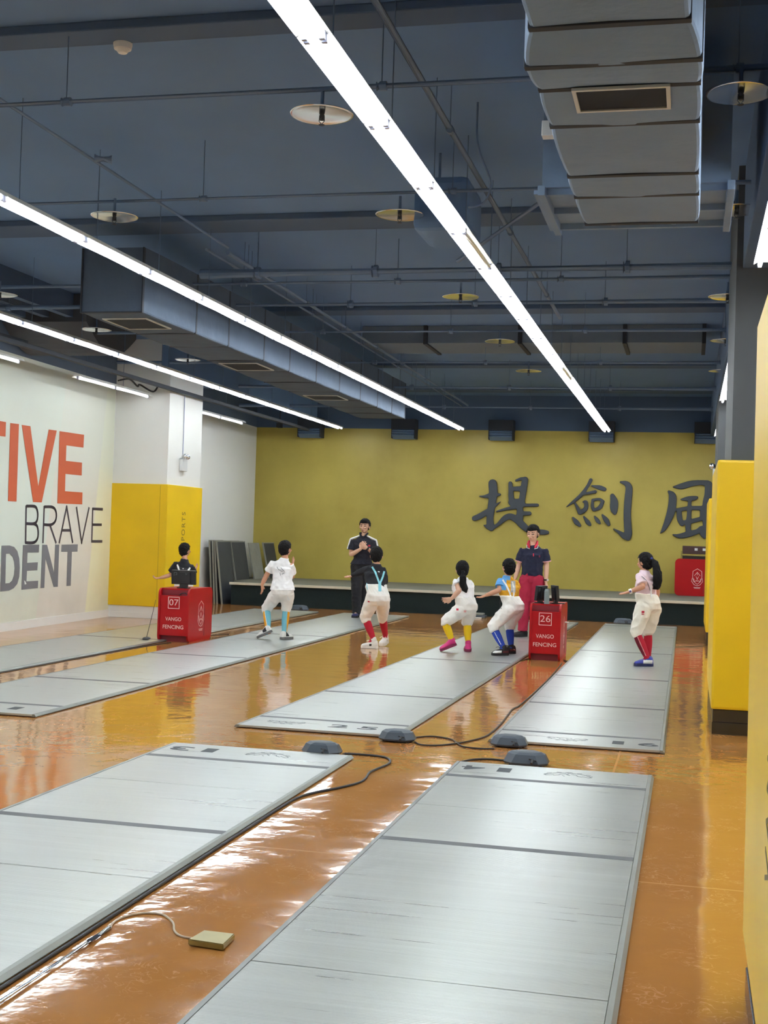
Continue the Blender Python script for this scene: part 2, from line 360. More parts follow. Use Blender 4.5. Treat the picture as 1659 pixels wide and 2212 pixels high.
CHAR_JIAN= [[(-2.611, 2.22, 0.007), (-2.471, 2.332, 0.031), (-2.308, 2.48, 0.039), (-2.171, 2.675, 0.034), (-2.104, 2.816, 0.039)], [(-2.285, 2.493, 0.017), (-2.143, 2.532, 0.031), (-2.002, 2.564, 0.036)], [(-2.442, 2.328, 0.014), (-2.372, 2.214, 0.034), (-2.316, 2.108, 0.048)], [(-2.256, 2.337, 0.014), (-2.197, 2.334, 0.043), (-2.186, 2.219, 0.048), (-2.246, 2.146, 0.048), (-2.309, 2.108, 0.039)], [(-2.461, 1.996, 0.019), (-2.387, 1.902, 0.053), (-2.313, 1.832, 0.034)], [(-2.079, 2.691, 0.015), (-1.92, 2.658, 0.049), (-1.81, 2.623, 0.044)], [(-2.052, 2.373, 0.03), (-2.054, 2.25, 0.035), (-2.022, 2.173, 0.035)], [(-2.053, 2.385, 0.03), (-1.913, 2.406, 0.03), (-1.834, 2.359, 0.035)], [(-1.843, 2.341, 0.039), (-1.896, 2.23, 0.044), (-2.003, 2.173, 0.03)], [(-2.229, 2.02, 0.02), (-2.141, 1.905, 0.049), (-2.091, 1.852, 0.03)], [(-1.999, 2.031, 0.02), (-1.936, 1.947, 0.044), (-1.883, 1.888, 0.02)], [(-1.838, 2.072, 0.02), (-1.755, 1.965, 0.054), (-1.695, 1.869, 0.035)], [(-1.638, 2.486, 0.049), (-1.598, 2.36, 0.084), (-1.594, 2.213, 0.084), (-1.576, 2.116, 0.039)], [(-1.466, 2.783, 0.025), (-1.357, 2.756, 0.054), (-1.294, 2.66, 0.074), (-1.306, 2.392, 0.079), (-1.314, 2.099, 0.079), (-1.295, 1.832, 0.079), (-1.279, 1.687, 0.079), (-1.283, 1.589, 0.054)], [(-1.593, 1.779, 0.012), (-1.483, 1.717, 0.035), (-1.361, 1.635, 0.064), (-1.289, 1.613, 0.069)]]
CHAR_FENG= [[(-0.461, 2.606, 0.025), (-0.388, 2.524, 0.074), (-0.379, 2.367, 0.084), (-0.406, 2.173, 0.084), (-0.467, 1.978, 0.069), (-0.545, 1.806, 0.044), (-0.614, 1.719, 0.007)], [(-0.369, 2.705, 0.015), (-0.205, 2.721, 0.064), (-0.019, 2.781, 0.064), (0.168, 2.809, 0.054), (0.331, 2.798, 0.064)], [(0.355, 2.77, 0.079), (0.349, 2.554, 0.079), (0.307, 2.384, 0.069), (0.298, 2.144, 0.062), (0.333, 1.881, 0.069), (0.409, 1.643, 0.074), (0.504, 1.575, 0.049), (0.524, 1.695, 0.015)], [(-0.209, 2.444, 0.012), (-0.08, 2.459, 0.049), (0.06, 2.479, 0.049), (0.118, 2.493, 0.03)], [(-0.021, 2.448, 0.037), (-0.029, 2.304, 0.039)], [(-0.028, 2.255, 0.049), (-0.029, 2.111, 0.049), (-0.042, 1.918, 0.059), (-0.038, 1.774, 0.054)], [(-0.238, 2.202, 0.054), (-0.221, 2.033, 0.059), (-0.171, 1.926, 0.049)], [(-0.262, 2.22, 0.039), (-0.028, 2.265, 0.044), (0.229, 2.272, 0.049)], [(-0.184, 1.95, 0.044), (-0.02, 1.979, 0.049), (0.212, 2.046, 0.044)], [(0.241, 2.263, 0.054), (0.246, 2.071, 0.054)], [(-0.353, 1.696, 0.012), (-0.223, 1.671, 0.049), (-0.037, 1.713, 0.064), (0.149, 1.779, 0.054), (0.24, 1.842, 0.059), (0.248, 1.734, 0.049), (0.292, 1.664, 0.035)]]
PJ={}
PJ['A']=((-5.386, 16.999, 0.025),{'head': (-0.048, 0.05, 1.28), 'neck': (-0.046, 0.02, 1.157), 'chest': (-0.057, 0.0, 1.046), 'waist': (-0.048, -0.03, 0.846), 'pelvis': (-0.036, -0.06, 0.689), 'sa': (-0.208, 0.0, 1.082), 'ea': (-0.306, 0.02, 0.883), 'wa': (-0.355, 0.0, 0.764), 'ta': (-0.345, 0.02, 0.639), 'sb': (0.054, 0.0, 1.064), 'eb': (0.043, 0.12, 0.881), 'wb': (-0.019, 0.32, 1.028), 'tb': (-0.027, 0.36, 1.133), 'ha': (-0.097, -0.06, 0.666), 'ka': (-0.293, 0.05, 0.438), 'aa': (-0.21, -0.1, 0.132), 'toa': (-0.359, -0.1, 0.035), 'hea': (-0.166, -0.08, 0.126), 'hb': (0.033, -0.06, 0.664), 'kb': (-0.009, 0.06, 0.457), 'ab': (-0.01, 0.0, 0.107), 'tob': (0.026, 0.12, 0.045), 'heb': (-0.039, -0.03, 0.063)})
PJ['K']=((-7.763, 19.177, 0.025),{'head': (-0.033, 0.05, 1.169), 'neck': (-0.024, 0.02, 1.034), 'chest': (-0.02, 0.0, 0.923), 'waist': (-0.004, -0.03, 0.686), 'pelvis': (0.002, -0.04, 0.527), 'sa': (-0.154, 0.0, 0.958), 'ea': (-0.257, 0.02, 0.754), 'wa': (-0.397, -0.05, 0.707), 'ta': (-0.482, -0.08, 0.696), 'sb': (0.091, 0.02, 0.919), 'eb': (0.103, 0.12, 0.766), 'wb': (0.046, 0.3, 0.824), 'tb': (0.054, 0.34, 0.896), 'ha': (-0.052, -0.04, 0.509), 'ka': (-0.171, 0.1, 0.299), 'aa': (-0.12, 0.0, 0.059), 'toa': (-0.196, 0.0, 0.024), 'hea': (-0.102, 0.02, 0.035), 'hb': (0.074, -0.04, 0.515), 'kb': (0.034, 0.1, 0.308), 'ab': (0.055, 0.05, 0.064), 'tob': (0.05, 0.15, 0.034), 'heb': (0.063, 0.0, 0.044)})
PJ['C']=((-5.729, 22.156, 0.025),{'head': (0.128, -0.02, 1.653), 'neck': (0.111, 0.02, 1.488), 'chest': (0.122, 0.0, 1.328), 'waist': (0.103, 0.0, 1.061), 'pelvis': (0.074, 0.02, 0.953), 'sa': (-0.087, 0.0, 1.393), 'ea': (-0.11, -0.02, 1.125), 'wa': (0.122, -0.24, 1.24), 'ta': (0.181, -0.27, 1.339), 'sb': (0.312, 0.0, 1.388), 'eb': (0.344, -0.02, 1.132), 'wb': (0.249, -0.24, 1.253), 'tb': (0.159, -0.27, 1.312), 'ha': (0.006, 0.0, 0.933), 'ka': (0.018, -0.03, 0.543), 'aa': (0.02, 0.0, 0.115), 'toa': (0.032, -0.18, 0.054), 'hea': (0.016, 0.04, 0.059), 'hb': (0.162, 0.0, 0.938), 'kb': (0.109, 0.15, 0.558), 'ab': (-0.017, 0.5, 0.142), 'tob': (0.043, 0.36, 0.106), 'heb': (-0.036, 0.56, 0.106)})
PJ['D']=((-4.082, 16.665, 0.0),{'head': (0.031, 0.03, 1.245), 'neck': (0.04, 0.02, 1.135), 'chest': (0.035, 0.0, 1.015), 'waist': (0.064, -0.05, 0.818), 'pelvis': (0.093, -0.08, 0.674), 'sa': (-0.056, 0.0, 1.071), 'ea': (-0.191, 0.05, 0.998), 'wa': (-0.296, 0.1, 0.953), 'ta': (-0.36, 0.12, 0.93), 'sb': (0.118, 0.05, 1.057), 'eb': (0.142, 0.1, 0.896), 'wb': (0.098, 0.25, 0.843), 'tb': (0.057, 0.33, 0.873), 'ha': (0.031, -0.1, 0.652), 'ka': (-0.084, -0.02, 0.41), 'aa': (0.05, -0.05, 0.113), 'toa': (-0.119, -0.05, 0.014), 'hea': (0.093, -0.02, 0.046), 'hb': (0.15, 0.0, 0.653), 'kb': (0.087, 0.24, 0.417), 'ab': (0.075, 0.52, 0.127), 'tob': (0.079, 0.44, 0.058), 'heb': (0.094, 0.6, 0.067)})
PJ['E']=((-2.767, 16.618, 0.025),{'head': (-0.114, 0.03, 1.098), 'neck': (-0.097, 0.02, 0.997), 'chest': (-0.087, 0.0, 0.893), 'waist': (-0.065, -0.02, 0.738), 'pelvis': (-0.032, -0.02, 0.615), 'sa': (-0.173, -0.05, 0.944), 'ea': (-0.116, -0.14, 0.819), 'wa': (-0.215, -0.12, 0.71), 'ta': (-0.294, -0.12, 0.687), 'sb': (-0.022, 0.06, 0.933), 'eb': (-0.028, 0.2, 0.81), 'wb': (-0.103, 0.3, 0.723), 'tb': (-0.16, 0.32, 0.707), 'ha': (-0.073, -0.08, 0.584), 'ka': (-0.292, -0.12, 0.4), 'aa': (-0.188, -0.14, 0.166), 'toa': (-0.292, -0.16, 0.02), 'hea': (-0.127, -0.1, 0.108), 'hb': (-0.004, 0.02, 0.575), 'kb': (-0.035, 0.08, 0.387), 'ab': (-0.004, 0.02, 0.138), 'tob': (-0.021, 0.1, 0.039), 'heb': (0.007, -0.03, 0.07)})
PJ['F']=((-2.166, 16.607, 0.025),{'head': (-0.103, 0.0, 1.148), 'neck': (-0.106, 0.0, 1.044), 'chest': (-0.099, 0.0, 0.93), 'waist': (-0.078, 0.0, 0.763), 'pelvis': (-0.029, 0.0, 0.642), 'sa': (-0.192, -0.05, 0.98), 'ea': (-0.197, -0.12, 0.846), 'wa': (-0.352, -0.2, 0.778), 'ta': (-0.464, -0.24, 0.73), 'sb': (-0.026, 0.08, 0.957), 'eb': (-0.019, 0.2, 0.849), 'wb': (-0.063, 0.3, 0.778), 'tb': (-0.096, 0.3, 0.763), 'ha': (-0.066, -0.08, 0.612), 'ka': (-0.255, -0.2, 0.378), 'aa': (-0.096, -0.26, 0.115), 'toa': (-0.207, -0.32, 0.025), 'hea': (-0.068, -0.22, 0.062), 'hb': (0.01, 0.04, 0.596), 'kb': (-0.083, 0.1, 0.393), 'ab': (-0.045, 0.05, 0.113), 'tob': (-0.072, 0.0, 0.05), 'heb': (0.013, 0.05, 0.038)})
PJ['G']=((-2.443, 19.638, 0.025),{'head': (0.12, -0.02, 1.608), 'neck': (0.12, 0.02, 1.434), 'chest': (0.127, 0.0, 1.292), 'waist': (0.125, 0.0, 1.06), 'pelvis': (0.118, 0.02, 0.917), 'sa': (-0.036, 0.0, 1.358), 'ea': (-0.085, 0.02, 1.106), 'wa': (-0.126, -0.06, 0.909), 'ta': (-0.156, -0.08, 0.793), 'sb': (0.307, 0.0, 1.361), 'eb': (0.335, 0.02, 1.121), 'wb': (0.344, -0.06, 0.883), 'tb': (0.356, -0.08, 0.778), 'ha': (0.037, 0.0, 0.878), 'ka': (0.015, -0.03, 0.531), 'aa': (0.01, 0.0, 0.128), 'toa': (-0.086, -0.1, 0.05), 'hea': (0.039, 0.04, 0.055), 'hb': (0.206, 0.0, 0.885), 'kb': (0.208, 0.0, 0.538), 'ab': (0.205, 0.05, 0.134), 'tob': (0.244, -0.12, 0.068), 'heb': (0.205, 0.1, 0.077)})
PJ['H']=((-0.49, 16.001, 0.025),{'head': (-0.036, 0.0, 1.291), 'neck': (-0.033, 0.0, 1.192), 'chest': (-0.017, 0.0, 1.087), 'waist': (-0.008, 0.0, 0.889), 'pelvis': (0.025, 0.0, 0.759), 'sa': (-0.085, -0.12, 1.134), 'ea': (-0.04, -0.2, 0.987), 'wa': (-0.191, -0.22, 0.926), 'ta': (-0.308, -0.24, 0.886), 'sb': (0.058, 0.1, 1.087), 'eb': (0.12, 0.14, 0.929), 'wb': (0.114, 0.1, 0.837), 'tb': (0.092, 0.12, 0.782), 'ha': (-0.03, -0.08, 0.734), 'ka': (-0.111, -0.1, 0.429), 'aa': (0.038, -0.06, 0.105), 'toa': (-0.114, -0.08, 0.046), 'hea': (0.09, -0.03, 0.066), 'hb': (0.082, 0.06, 0.725), 'kb': (0.025, 0.1, 0.422), 'ab': (0.033, 0.1, 0.117), 'tob': (-0.003, 0.06, 0.066), 'heb': (0.066, 0.12, 0.071)})
# ================= the room =================
def XL(y): return -8.549 - 0.0412*y          # face of the left wall
bm = B(); box(bm, -11, 4.5, -4, 28.6, -0.2, 0); tag(obj('floor', bm, M['floor']), kind='structure')
bm = B(); box(bm, -11, 4.5, -4, 28.6, 4.62, 4.8); tag(obj('ceiling', bm, M['hazed_paint']), kind='structure')
bm = B()
vs = [bm.verts.new(p) for p in [(XL(y)-dx, y, z) for y in (-4, 28.3) for dx in (0, 0.2) for z in (0, 4.62)]]
for q in ((0, 1, 5, 4), (2, 6, 7, 3), (0, 2, 3, 1), (4, 5, 7, 6), (1, 3, 7, 5), (0, 4, 6, 2)): bm.faces.new([vs[i] for i in q])
bmesh.ops.recalc_face_normals(bm, faces=bm.faces)
tag(obj('wall_left', bm, M['mural']), 'pale mural wall with large lettering', kind='structure')
bm = B(); box(bm, -9.75, 4.2, 28.0, 28.2, 0, 3.86); tag(obj('wall_back', bm, M['gold']), 'textured gold back wall', kind='structure')
bm = B(); box(bm, -9.75, 4.2, 27.99, 28.2, 3.86, 4.62); tag(obj('trim_1', bm, M['beam']), kind='structure')
bm = B(); box(bm, 4.0, 4.2, -4, 28.2, 0, 4.62); tag(obj('wall_right', bm, M['white']), kind='structure')
bm = B(); box(bm, -8.5, 4.2, -4.2, -4, 0, 4.62); tag(obj('wall_rear', bm, M['white']), kind='structure')
bm = B()
for (y0, y1) in ((-4, 19.82), (21.36, 28.0)):
    vs = [bm.verts.new(p) for p in [(XL(y)+dx, y, z) for y in (y0, y1) for dx in (0, 0.018) for z in (0, 0.12)]]
    for q in ((0, 1, 5, 4), (2, 6, 7, 3), (0, 2, 3, 1), (4, 5, 7, 6), (1, 3, 7, 5), (0, 4, 6, 2)): bm.faces.new([vs[i] for i in q])
bmesh.ops.recalc_face_normals(bm, faces=bm.faces)
tag(obj('baseboard_left', bm, M['white']), kind='structure')
# concrete beams across the hall
n = 2
for (y0, y1, z) in ((7.23, 7.47, 4.56), (11.95, 12.45, 4.56), (17.0, 17.4, 4.56), (22.6, 23.0, 4.56), (26.4, 26.9, 4.56), (2.5, 2.9, 4.56)):
    bm = B(); box(bm, -9.9, 4.0, y0, y1, z, 4.62, 0.01); tag(obj('trim_%d' % n, bm, M['beam']), kind='structure'); n += 1
bm = B(); box(bm, 0.36, 1.2, -4, 28.0, 3.78, 4.62, 0.01); tag(obj('trim_%d' % n, bm, M['beam']), kind='structure'); n += 1
for x in (-9.25, -8.95, -8.6, -8.25):          # joists over the far left bay
    bm = B(); box(bm, x, x+0.1, 4.0, 16.8, 4.3, 4.62); tag(obj('trim_%d' % n, bm, M['beam']), kind='structure'); n += 1
# mural lettering, printed on the left wall
fnL = lambda u, v, d: Vector((XL(u)+0.003+d, u, v))
def mural(name, loops_list, m, label, cat='wall lettering'):
    bm = B()
    for loops in loops_list: poly3(bm, loops, fnL, 0.002)
    bmesh.ops.recalc_face_normals(bm, faces=bm.faces)
    return tag(obj(name, bm, m), label, cat)
mural('mural_word', [[p] for p in MURAL_ORANGE], M['orange'], 'tall bold orange capitals TIVE printed high on the left wall')
bm = B()
for ch in MURAL_THIN: lines(bm, [[(q.x, q.y) for q in spline([(a, b, 0) for a, b in pl], 5)] if len(pl) >= 5 else pl for pl in ch], 0.042, fnL, 0.002)
bmesh.ops.recalc_face_normals(bm, faces=bm.faces)
tag(obj('mural_word', bm, M['thin_print']), 'thin dark capitals BRAVE printed on the left wall', 'wall lettering')
mural('mural_word', [[p] for p in MURAL_GREY[:3]] + [[MURAL_GREY[3], MURAL_HOLE]], M['grey_print'], 'bold grey capitals DENT printed low on the left wall')
bm = B(); poly3(bm, [MURAL_CHIP], lambda u, v, d: Vector((XL(u)+0.006+d, u, v)), 0.001); tag(obj('paint_chip', bm, M['chipw']), 'small white chip in the grey letter E on the left wall', 'paint chip')
# brush characters on the gold wall
fnB = lambda u, v, d: Vector((u, 27.998-d, v))
for nm, S, lb in (('Ti', CHAR_TI, 'raised charcoal Chinese character, leftmost of the three on the gold wall'), ('Jian', CHAR_JIAN, 'raised charcoal Chinese character, middle of the three on the gold wall'), ('Feng', CHAR_FENG, 'raised charcoal Chinese character beside the far column, partly hidden by it')):
    bm = B(); brush(bm, S, fnB, 0.05, 4)
    tag(bake('wall_character', bm, M['char'], None, 0.011, 2), lb, 'wall lettering', 'raised calligraphy on the gold wall')

# ---------------- columns ----------------
def column(name, x0, x1, y0, y1, label, mat_shaft, pad=(0, 0), zpad=2.21, base='black', inset=0.11, txt=None, left=False):
    t = empty(name, ((x0+x1)/2, (y0+y1)/2, 0), 0, label, 'column'); L = lambda a: a-(x0+x1)/2; K = lambda a: a-(y0+y1)/2
    bm = B(); box(bm, L(x0+inset), L(x1-inset), K(y0+inset), K(y1-inset), 0, 4.62); obj('shaft', bm, mat_shaft, t)
    bm = B(); box(bm, L(x0), L(x1), K(y0), K(y1), 0.2, zpad, 0.022 if not left else 0.008); p = obj('padding', bm, M['yellow_pad'], t); tag(p, 'yellow vinyl padding')
    if base == 'black':
        bm = B(); box(bm, L(x0+0.012), L(x1-0.012), K(y0+0.012), K(y1-0.012), 0, 0.098, 0.004); box(bm, L(x0+0.016), L(x1-0.016), K(y0+0.016), K(y1-0.016), 0.1, 0.2, 0.004); tag(obj('plinth', bm, M['plinth'], t), 'glossy black tiled base')
    else:
        bm = B(); box(bm, L(x0+0.01), L(x1-0.01), K(y0+0.01), K(y1-0.01), 0, 0.09, 0.004); box(bm, L(x0+0.02), L(x1-0.02), K(y0+0.02), K(y1-0.02), 0.09, 0.2, 0.004); tag(obj('plinth', bm, M['white'], t), 'white base')
    return t
c = column('column', 0.2, 1.15, 2.25, 4.6, 'nearest padded column at the right edge, yellow side with faded lettering', M['col_dark'], zpad=2.30); c.rotation_euler = (0, -0.003, 0); c.location.x += 0.012; c.location.z = -0.001
text('lettering', 'VANGO SPORTS', 1.24, 0.17, M['olive'], c, (0.2-0.675-0.0005, 3.36-3.425, 1.30), (math.pi/2, -math.pi/2, math.pi*1.5), 0.0, 0.001, 1.25)
column('column', 0.2, 1.15, 10.736, 13.1, 'middle padded column with dark shaft and yellow padding, black tiled base', M['col_dark'])
column('column', 0.262, 1.15, 19.95, 22.3, 'farthest right-hand padded column, in front of the raised character', M['col_dark'])
c = column('column', XL(20)-0.05+0.02, -8.37, 19.81, 21.35, 'white and yellow padded column on the left wall behind scoring stand 07', M['white'], zpad=2.22, base='white', inset=0.035, left=True)
cx0 = ((XL(20)-0.03)-8.37)/2
text('lettering', 'VANGO SPORTS', 1.24, 0.15, M['olive'], c, (-8.37-cx0+0.0005, 20.53-20.58, 1.16), (math.pi/2, -math.pi/2, math.pi/2), 0.0, 0.001, 1.25)
bm = B(); box(bm, -0.0025, 0.0, -0.002, 0.002, 0.2, 2.2); o = obj('seam', bm, M['olive'], c); o.location = (-8.37-cx0-0.13, -0.7705, 0)

# ---------------- stage ----------------
st = empty('stage', (-2.4, 26.25, 0), 0, 'low dark-skirted stage along the gold wall', 'stage')
bm = B(); box(bm, -6.53, 6.3, -1.72, 1.74, 0.0, 0.40); box(bm, -7.18, -6.53, -0.85, 1.74, 0.0, 0.40); obj('skirt', bm, M['skirt'], st)
bm = B(); box(bm, -6.55, 6.3, -1.735, 1.745, 0.40, 0.45); box(bm, -7.18, -6.55, -0.87, 1.745, 0.40, 0.45); obj('deck', bm, M['stage_top'], st)
bm = B(); box(bm, -6.56, 6.3, -1.765, -1.736, 0.405, 0.455, 0.004); obj('edge_trim', bm, M['stage_edge'], st)

# ---------------- leaning boards ----------------
def board(y0, y1, xb, xt, z0, z1, m, label, rim=True):
    t = empty('leaning_board', (xb, y0, z0), 0, label, 'board', 'boards leaning in the far left corner'); th = 0.035; h = z1-z0; dx = xt-xb
    def slab(a, b, zlo, zhi, x_in, x_out, m, nm):
        bm = B(); V = []
        for y in (a, b):
            for z in (zlo, zhi):
                for o in (x_in, x_out): V.append(bm.verts.new((dx*z/h+o, y, z)))
        for q in ((0, 1, 3, 2), (4, 6, 7, 5), (0, 4, 5, 1), (2, 3, 7, 6), (0, 2, 6, 4), (1, 5, 7, 3)): bm.faces.new([V[i] for i in q])
        bmesh.ops.recalc_face_normals(bm, faces=bm.faces); return obj(nm, bm, m, t)
    L = y1-y0
    slab(0.02, L-0.02, 0.0, h-0.02, -th+0.004, -0.003, m, 'panel')
    if rim:
        slab(0, 0.02, 0, h, -th, 0.0, M['board_edge'], 'edge_strip'); slab(0.02, L, h-0.02, h, -th, 0, M['board_edge'], 'edge_strip')
LB = 'grey board standing on the floor against the left wall, '
board(24.55, 25.3, -9.33, -9.42, 0, 1.28, M['board'], LB+'nearest the wall')
board(24.55, 25.3, -9.27, -9.355, 0, 1.275, M['board'], LB+'second from the wall')
board(24.55, 25.3, -9.21, -9.31, 0, 1.27, M['board'], LB+'third from the wall')
board(24.50, 25.3, -9.09, -9.255, 0, 1.27, M['board'], 'grey board standing on the floor beside the stage, outermost of its stack')
board(25.5, 26.38, -9.28, -9.43-0.03, 0.4515, 1.27, M['board'], 'grey board standing on the stage corner, nearest the wall')
board(25.5, 26.38, -9.235, -9.375, 0.4515, 1.265, M['board'], 'grey board standing on the stage corner, second from the wall')
board(25.5, 26.38, -9.18, -9.325, 0.4515, 1.26, M['board'], 'dark-faced board on the stage corner behind the pale one')
board(26.4, 27.12, -9.09, -9.255, 0.4515, 1.25, M['board_pale'], 'pale grey board leaning on the stage between two dark ones', False)
board(27.14, 27.9, -8.99, -9.17, 0.4515, 1.24, M['board'], 'dark board at the far end of the row, next to the gold wall')

# ---------------- pistes ----------------
def piste(x0, x1, y0, y1, seams, stripes, label, num, num_at, flip, emb_x, skew=0.0, tone=1.0):
    """metal fencing strip: panels, side rails, printed bands, number and emblem at the end nearest num_at"""
    W = x1-x0; L = y1-y0; zt = 0.025
    t = empty('fencing_piste', ((x0+x1)/2, y0, 0), skew, label, 'fencing strip', 'ribbed aluminium fencing strips')
    bm = B(); box(bm, -W/2+0.015, W/2-0.015, 0.015, L-0.015, 0, 0.008); obj('underlay', bm, M['rubber'], t)
    cuts = [0]+sorted(s-y0 for s in seams if y0 < s < y1)+[L]
    for a, b in zip(cuts, cuts[1:]):
        bm = B(); box(bm, -W/2+0.036, W/2-0.036, a+0.003, b-0.003, 0.0085, zt, 0.0012); obj('panel', bm, M['piste'], t)
    for s in (-1, 1):
        bm = B(); xa, xb = sorted((s*W/2, s*(W/2-0.034)))
        vs = [bm.verts.new(p) for y in (0, L) for p in ((s*W/2, y, 0.006), (s*W/2, y, 0.010), (s*(W/2-0.014), y, zt+0.001), (s*(W/2-0.034), y, zt+0.001), (s*(W/2-0.034), y, 0.006))]
        for i in range(5): bm.faces.new((vs[i], vs[(i+1) % 5], vs[5+(i+1) % 5], vs[5+i]))
        bm.faces.new(vs[:5][::-1]); bm.faces.new(vs[5:]); bmesh.ops.recalc_face_normals(bm, faces=bm.faces)
        obj('side_rail', bm, M['rail'], t)
    for s in stripes:
        bm = B(); box(bm, -W/2+0.036, W/2-0.036, s-y0-0.034, s-y0+0.034, zt-0.002, zt+0.0008); obj('band', bm, M['stripe'], t)
    yy = num_at-y0
    if num:
        if flip: pos = [(-W/2+0.155, num[1]), (-W/2+0.36, num[0])]; ex = W/2-0.53
        else: pos = [(emb_x[0], num[0]), (emb_x[1], num[1])]; ex = emb_x[2]
        for px, chs in pos: text('number', chs, 0.085 if chs == '1' else 0.15, 0.14, M['ink'], t, (px, yy, zt+0.0004), (0, 0, math.pi if flip else 0), 0.012, 0.0008)
        bm = B(); fn = lambda u, v, d: Vector((ex+u*(-1 if flip else 1), yy+v*(-1 if flip else 1), zt+0.0004+d))
        pl = []
        for sgn in (-1, 1):
            pl += [[(sgn*0.02, -0.05), (sgn*0.07, -0.045), (sgn*0.11, -0.01), (sgn*0.15, 0.05), (sgn*0.135, 0.065), (sgn*0.09, 0.03)], [(sgn*0.09, 0.055), (sgn*0.06, 0.03), (sgn*0.05, 0.0), (sgn*0.015, -0.02)],
                   [(sgn*0.12, 0.01), (sgn*0.155, 0.02)], [(sgn*0.11, -0.03), (sgn*0.14, -0.02)], [(sgn*0.05, -0.06), (sgn*0.08, -0.07)]]
        pl += [[(-0.02, -0.07), (0, -0.055), (0.02, -0.07), (0, -0.08), (-0.02, -0.07)], [(-0.01, 0.03), (0.012, 0.0), (0.0, -0.03)], [(0.02, 0.06), (0.035, 0.04)]]
        lines(bm, pl, 0.007, fn, 0.0006); bmesh.ops.recalc_face_normals(bm, faces=bm.faces); obj('emblem', bm, M['ink_soft'], t)
    return t
piste(-3.475, -2.165, -2.6, 8.46, [7.1, 5.17, 3.2, 1.2, -0.8], [7.95, 6.06], 'near metal fencing strip numbered 13, running off the bottom left', '13', 8.25, True, None)
piste(-1.485, -0.183, -2.6, 8.54, [7.1, 4.31, 2.3, 0.3, -1.6], [8.03, 6.25], 'near metal fencing strip numbered 14, running off the bottom centre', '14', 8.33, True, None)
piste(-1.42, -0.135, 9.56, 23.75, [11.0, 12.95, 14.35, 16.3, 17.8, 19.8, 21.5, 22.9], [10.08, 11.88, 14.35, 17.76, 23.2], 'fencing strip numbered 16 beneath the girl in pink', '16', 9.80, False, (0.30, 0.52, -0.08), 0.003)
piste(-3.37, -2.075, 9.42, 23.7, [11.5, 13.5, 15.4, 17.3, 19.2, 21.1], [9.93, 11.75, 15.4, 23.2], 'fencing strip with the number 25 where the girl in pink shoes stands', '25', 9.68, False, (0.12, 0.35, -0.32), -0.0105)
piste(-6.2, -4.935, 9.22, 23.3, [11.3, 13.3, 15.3, 17.3, 19.3, 21.3], [9.72, 11.5, 14.3, 17.8], 'fencing strip below the boy in a white shirt, number 21 at its near end', '21', 9.47, False, (0.07, 0.32, -0.3), 0.004)
piste(-8.02, -6.73, 9.3, 23.3, [11.3, 13.6, 15.6, 17.3, 19.6, 21.5], [9.8, 16.0], 'leftmost fencing strip beside the mural wall, passing behind scoring stand 07', None, 9.5, False, (0.07, 0.32, -0.3), 0.0)

# ---------------- reel boxes at the strip ends ----------------
def reel(x, y, rz, label, z=0.0, s=0.9, grp='grey plastic reel boxes at the strip ends'):
    t = empty('reel_box', (x, y, z), rz, label, 'reel box', grp); bm = B()
    def sec(zz, a, b, c=0.06): zz *= 0.86; a *= 1.06; return [bm.verts.new(Vector(p)*s) for p in ((-a+c, -b, zz), (a-c, -b, zz), (a, -b+c, zz), (a, b-c, zz), (a-c, b, zz), (-a+c, b, zz), (-a, b-c, zz), (-a, -b+c, zz))]
    loft(bm, [sec(0.014, 0.135, 0.10), sec(0.03, 0.142, 0.106), sec(0.092, 0.118, 0.085), sec(0.108, 0.095, 0.065)]); obj('housing', bm, M['gear'], t)
    bm = B(); loft(bm, [sec(0.1085, 0.07, 0.045, 0.03), sec(0.111, 0.066, 0.042, 0.03)]); obj('lid_plate', bm, M['gear'], t)
    for sx in (-1, 1):
        for sy in (-1, 1):
            bm = B(); cyl(bm, (sx*0.1*s, sy*0.07*s, 0), 0.012*s, 0.016*s, 10); obj('foot', bm, M['black'], t)
    bm = B(); tube(bm, [Vector(p)*s for p in ((0.05, -0.09, 0.05), (0.055, -0.125, 0.055), (0.05, -0.15, 0.035))], 0.009*s, 8); tube(bm, [Vector(p)*s for p in ((0.03, -0.12, 0.06), (0.08, -0.12, 0.05))], 0.007*s, 8); obj('plug', bm, M['black'], t)
    return t
reel(-2.42, 8.575, -0.05, 'reel box on the far end of strip 13', 0.0)
reel(-2.06, 9.33, 0.03, 'reel box at the near right corner of the strip numbered 25')
reel(-1.245, 9.44, 0.02, 'reel box on the near left corner of the strip numbered 16')
reel(-1.03, 8.72, 0.0, 'reel box behind the far end of strip 14, between it and strip 16', 0.0, 1.0)
reel(-7.2, 23.6, 0.0, 'flat reel box on the floor by the stage at the leftmost strip end', 0, 1.15)
reel(-1.15, 24.1, 0.0, 'reel box by the stage at the far end of strip 16', 0, 1.15)
t = empty('folded_gear', (-4.0, 24.05, 0), 0, 'low pile of pale folded gear at the foot of the stage', 'gear')
bm = B(); box(bm, -0.3, 0.32, -0.12, 0.12, 0, 0.05, 0.012); obj('tray', bm, M['gear'], t)
bm = B(); box(bm, -0.2, 0.28, -0.09, 0.1, 0.05, 0.09, 0.015); obj('folded_cloth', bm, M['board_pale'], t)
bm = B(); box(bm, -3.95, -3.72, 23.72, 23.80, 0, 0.025, 0.006); tag(obj('white_strip', bm, M['beige_box']), 'small white flat piece on the floor before the stage', 'floor item')

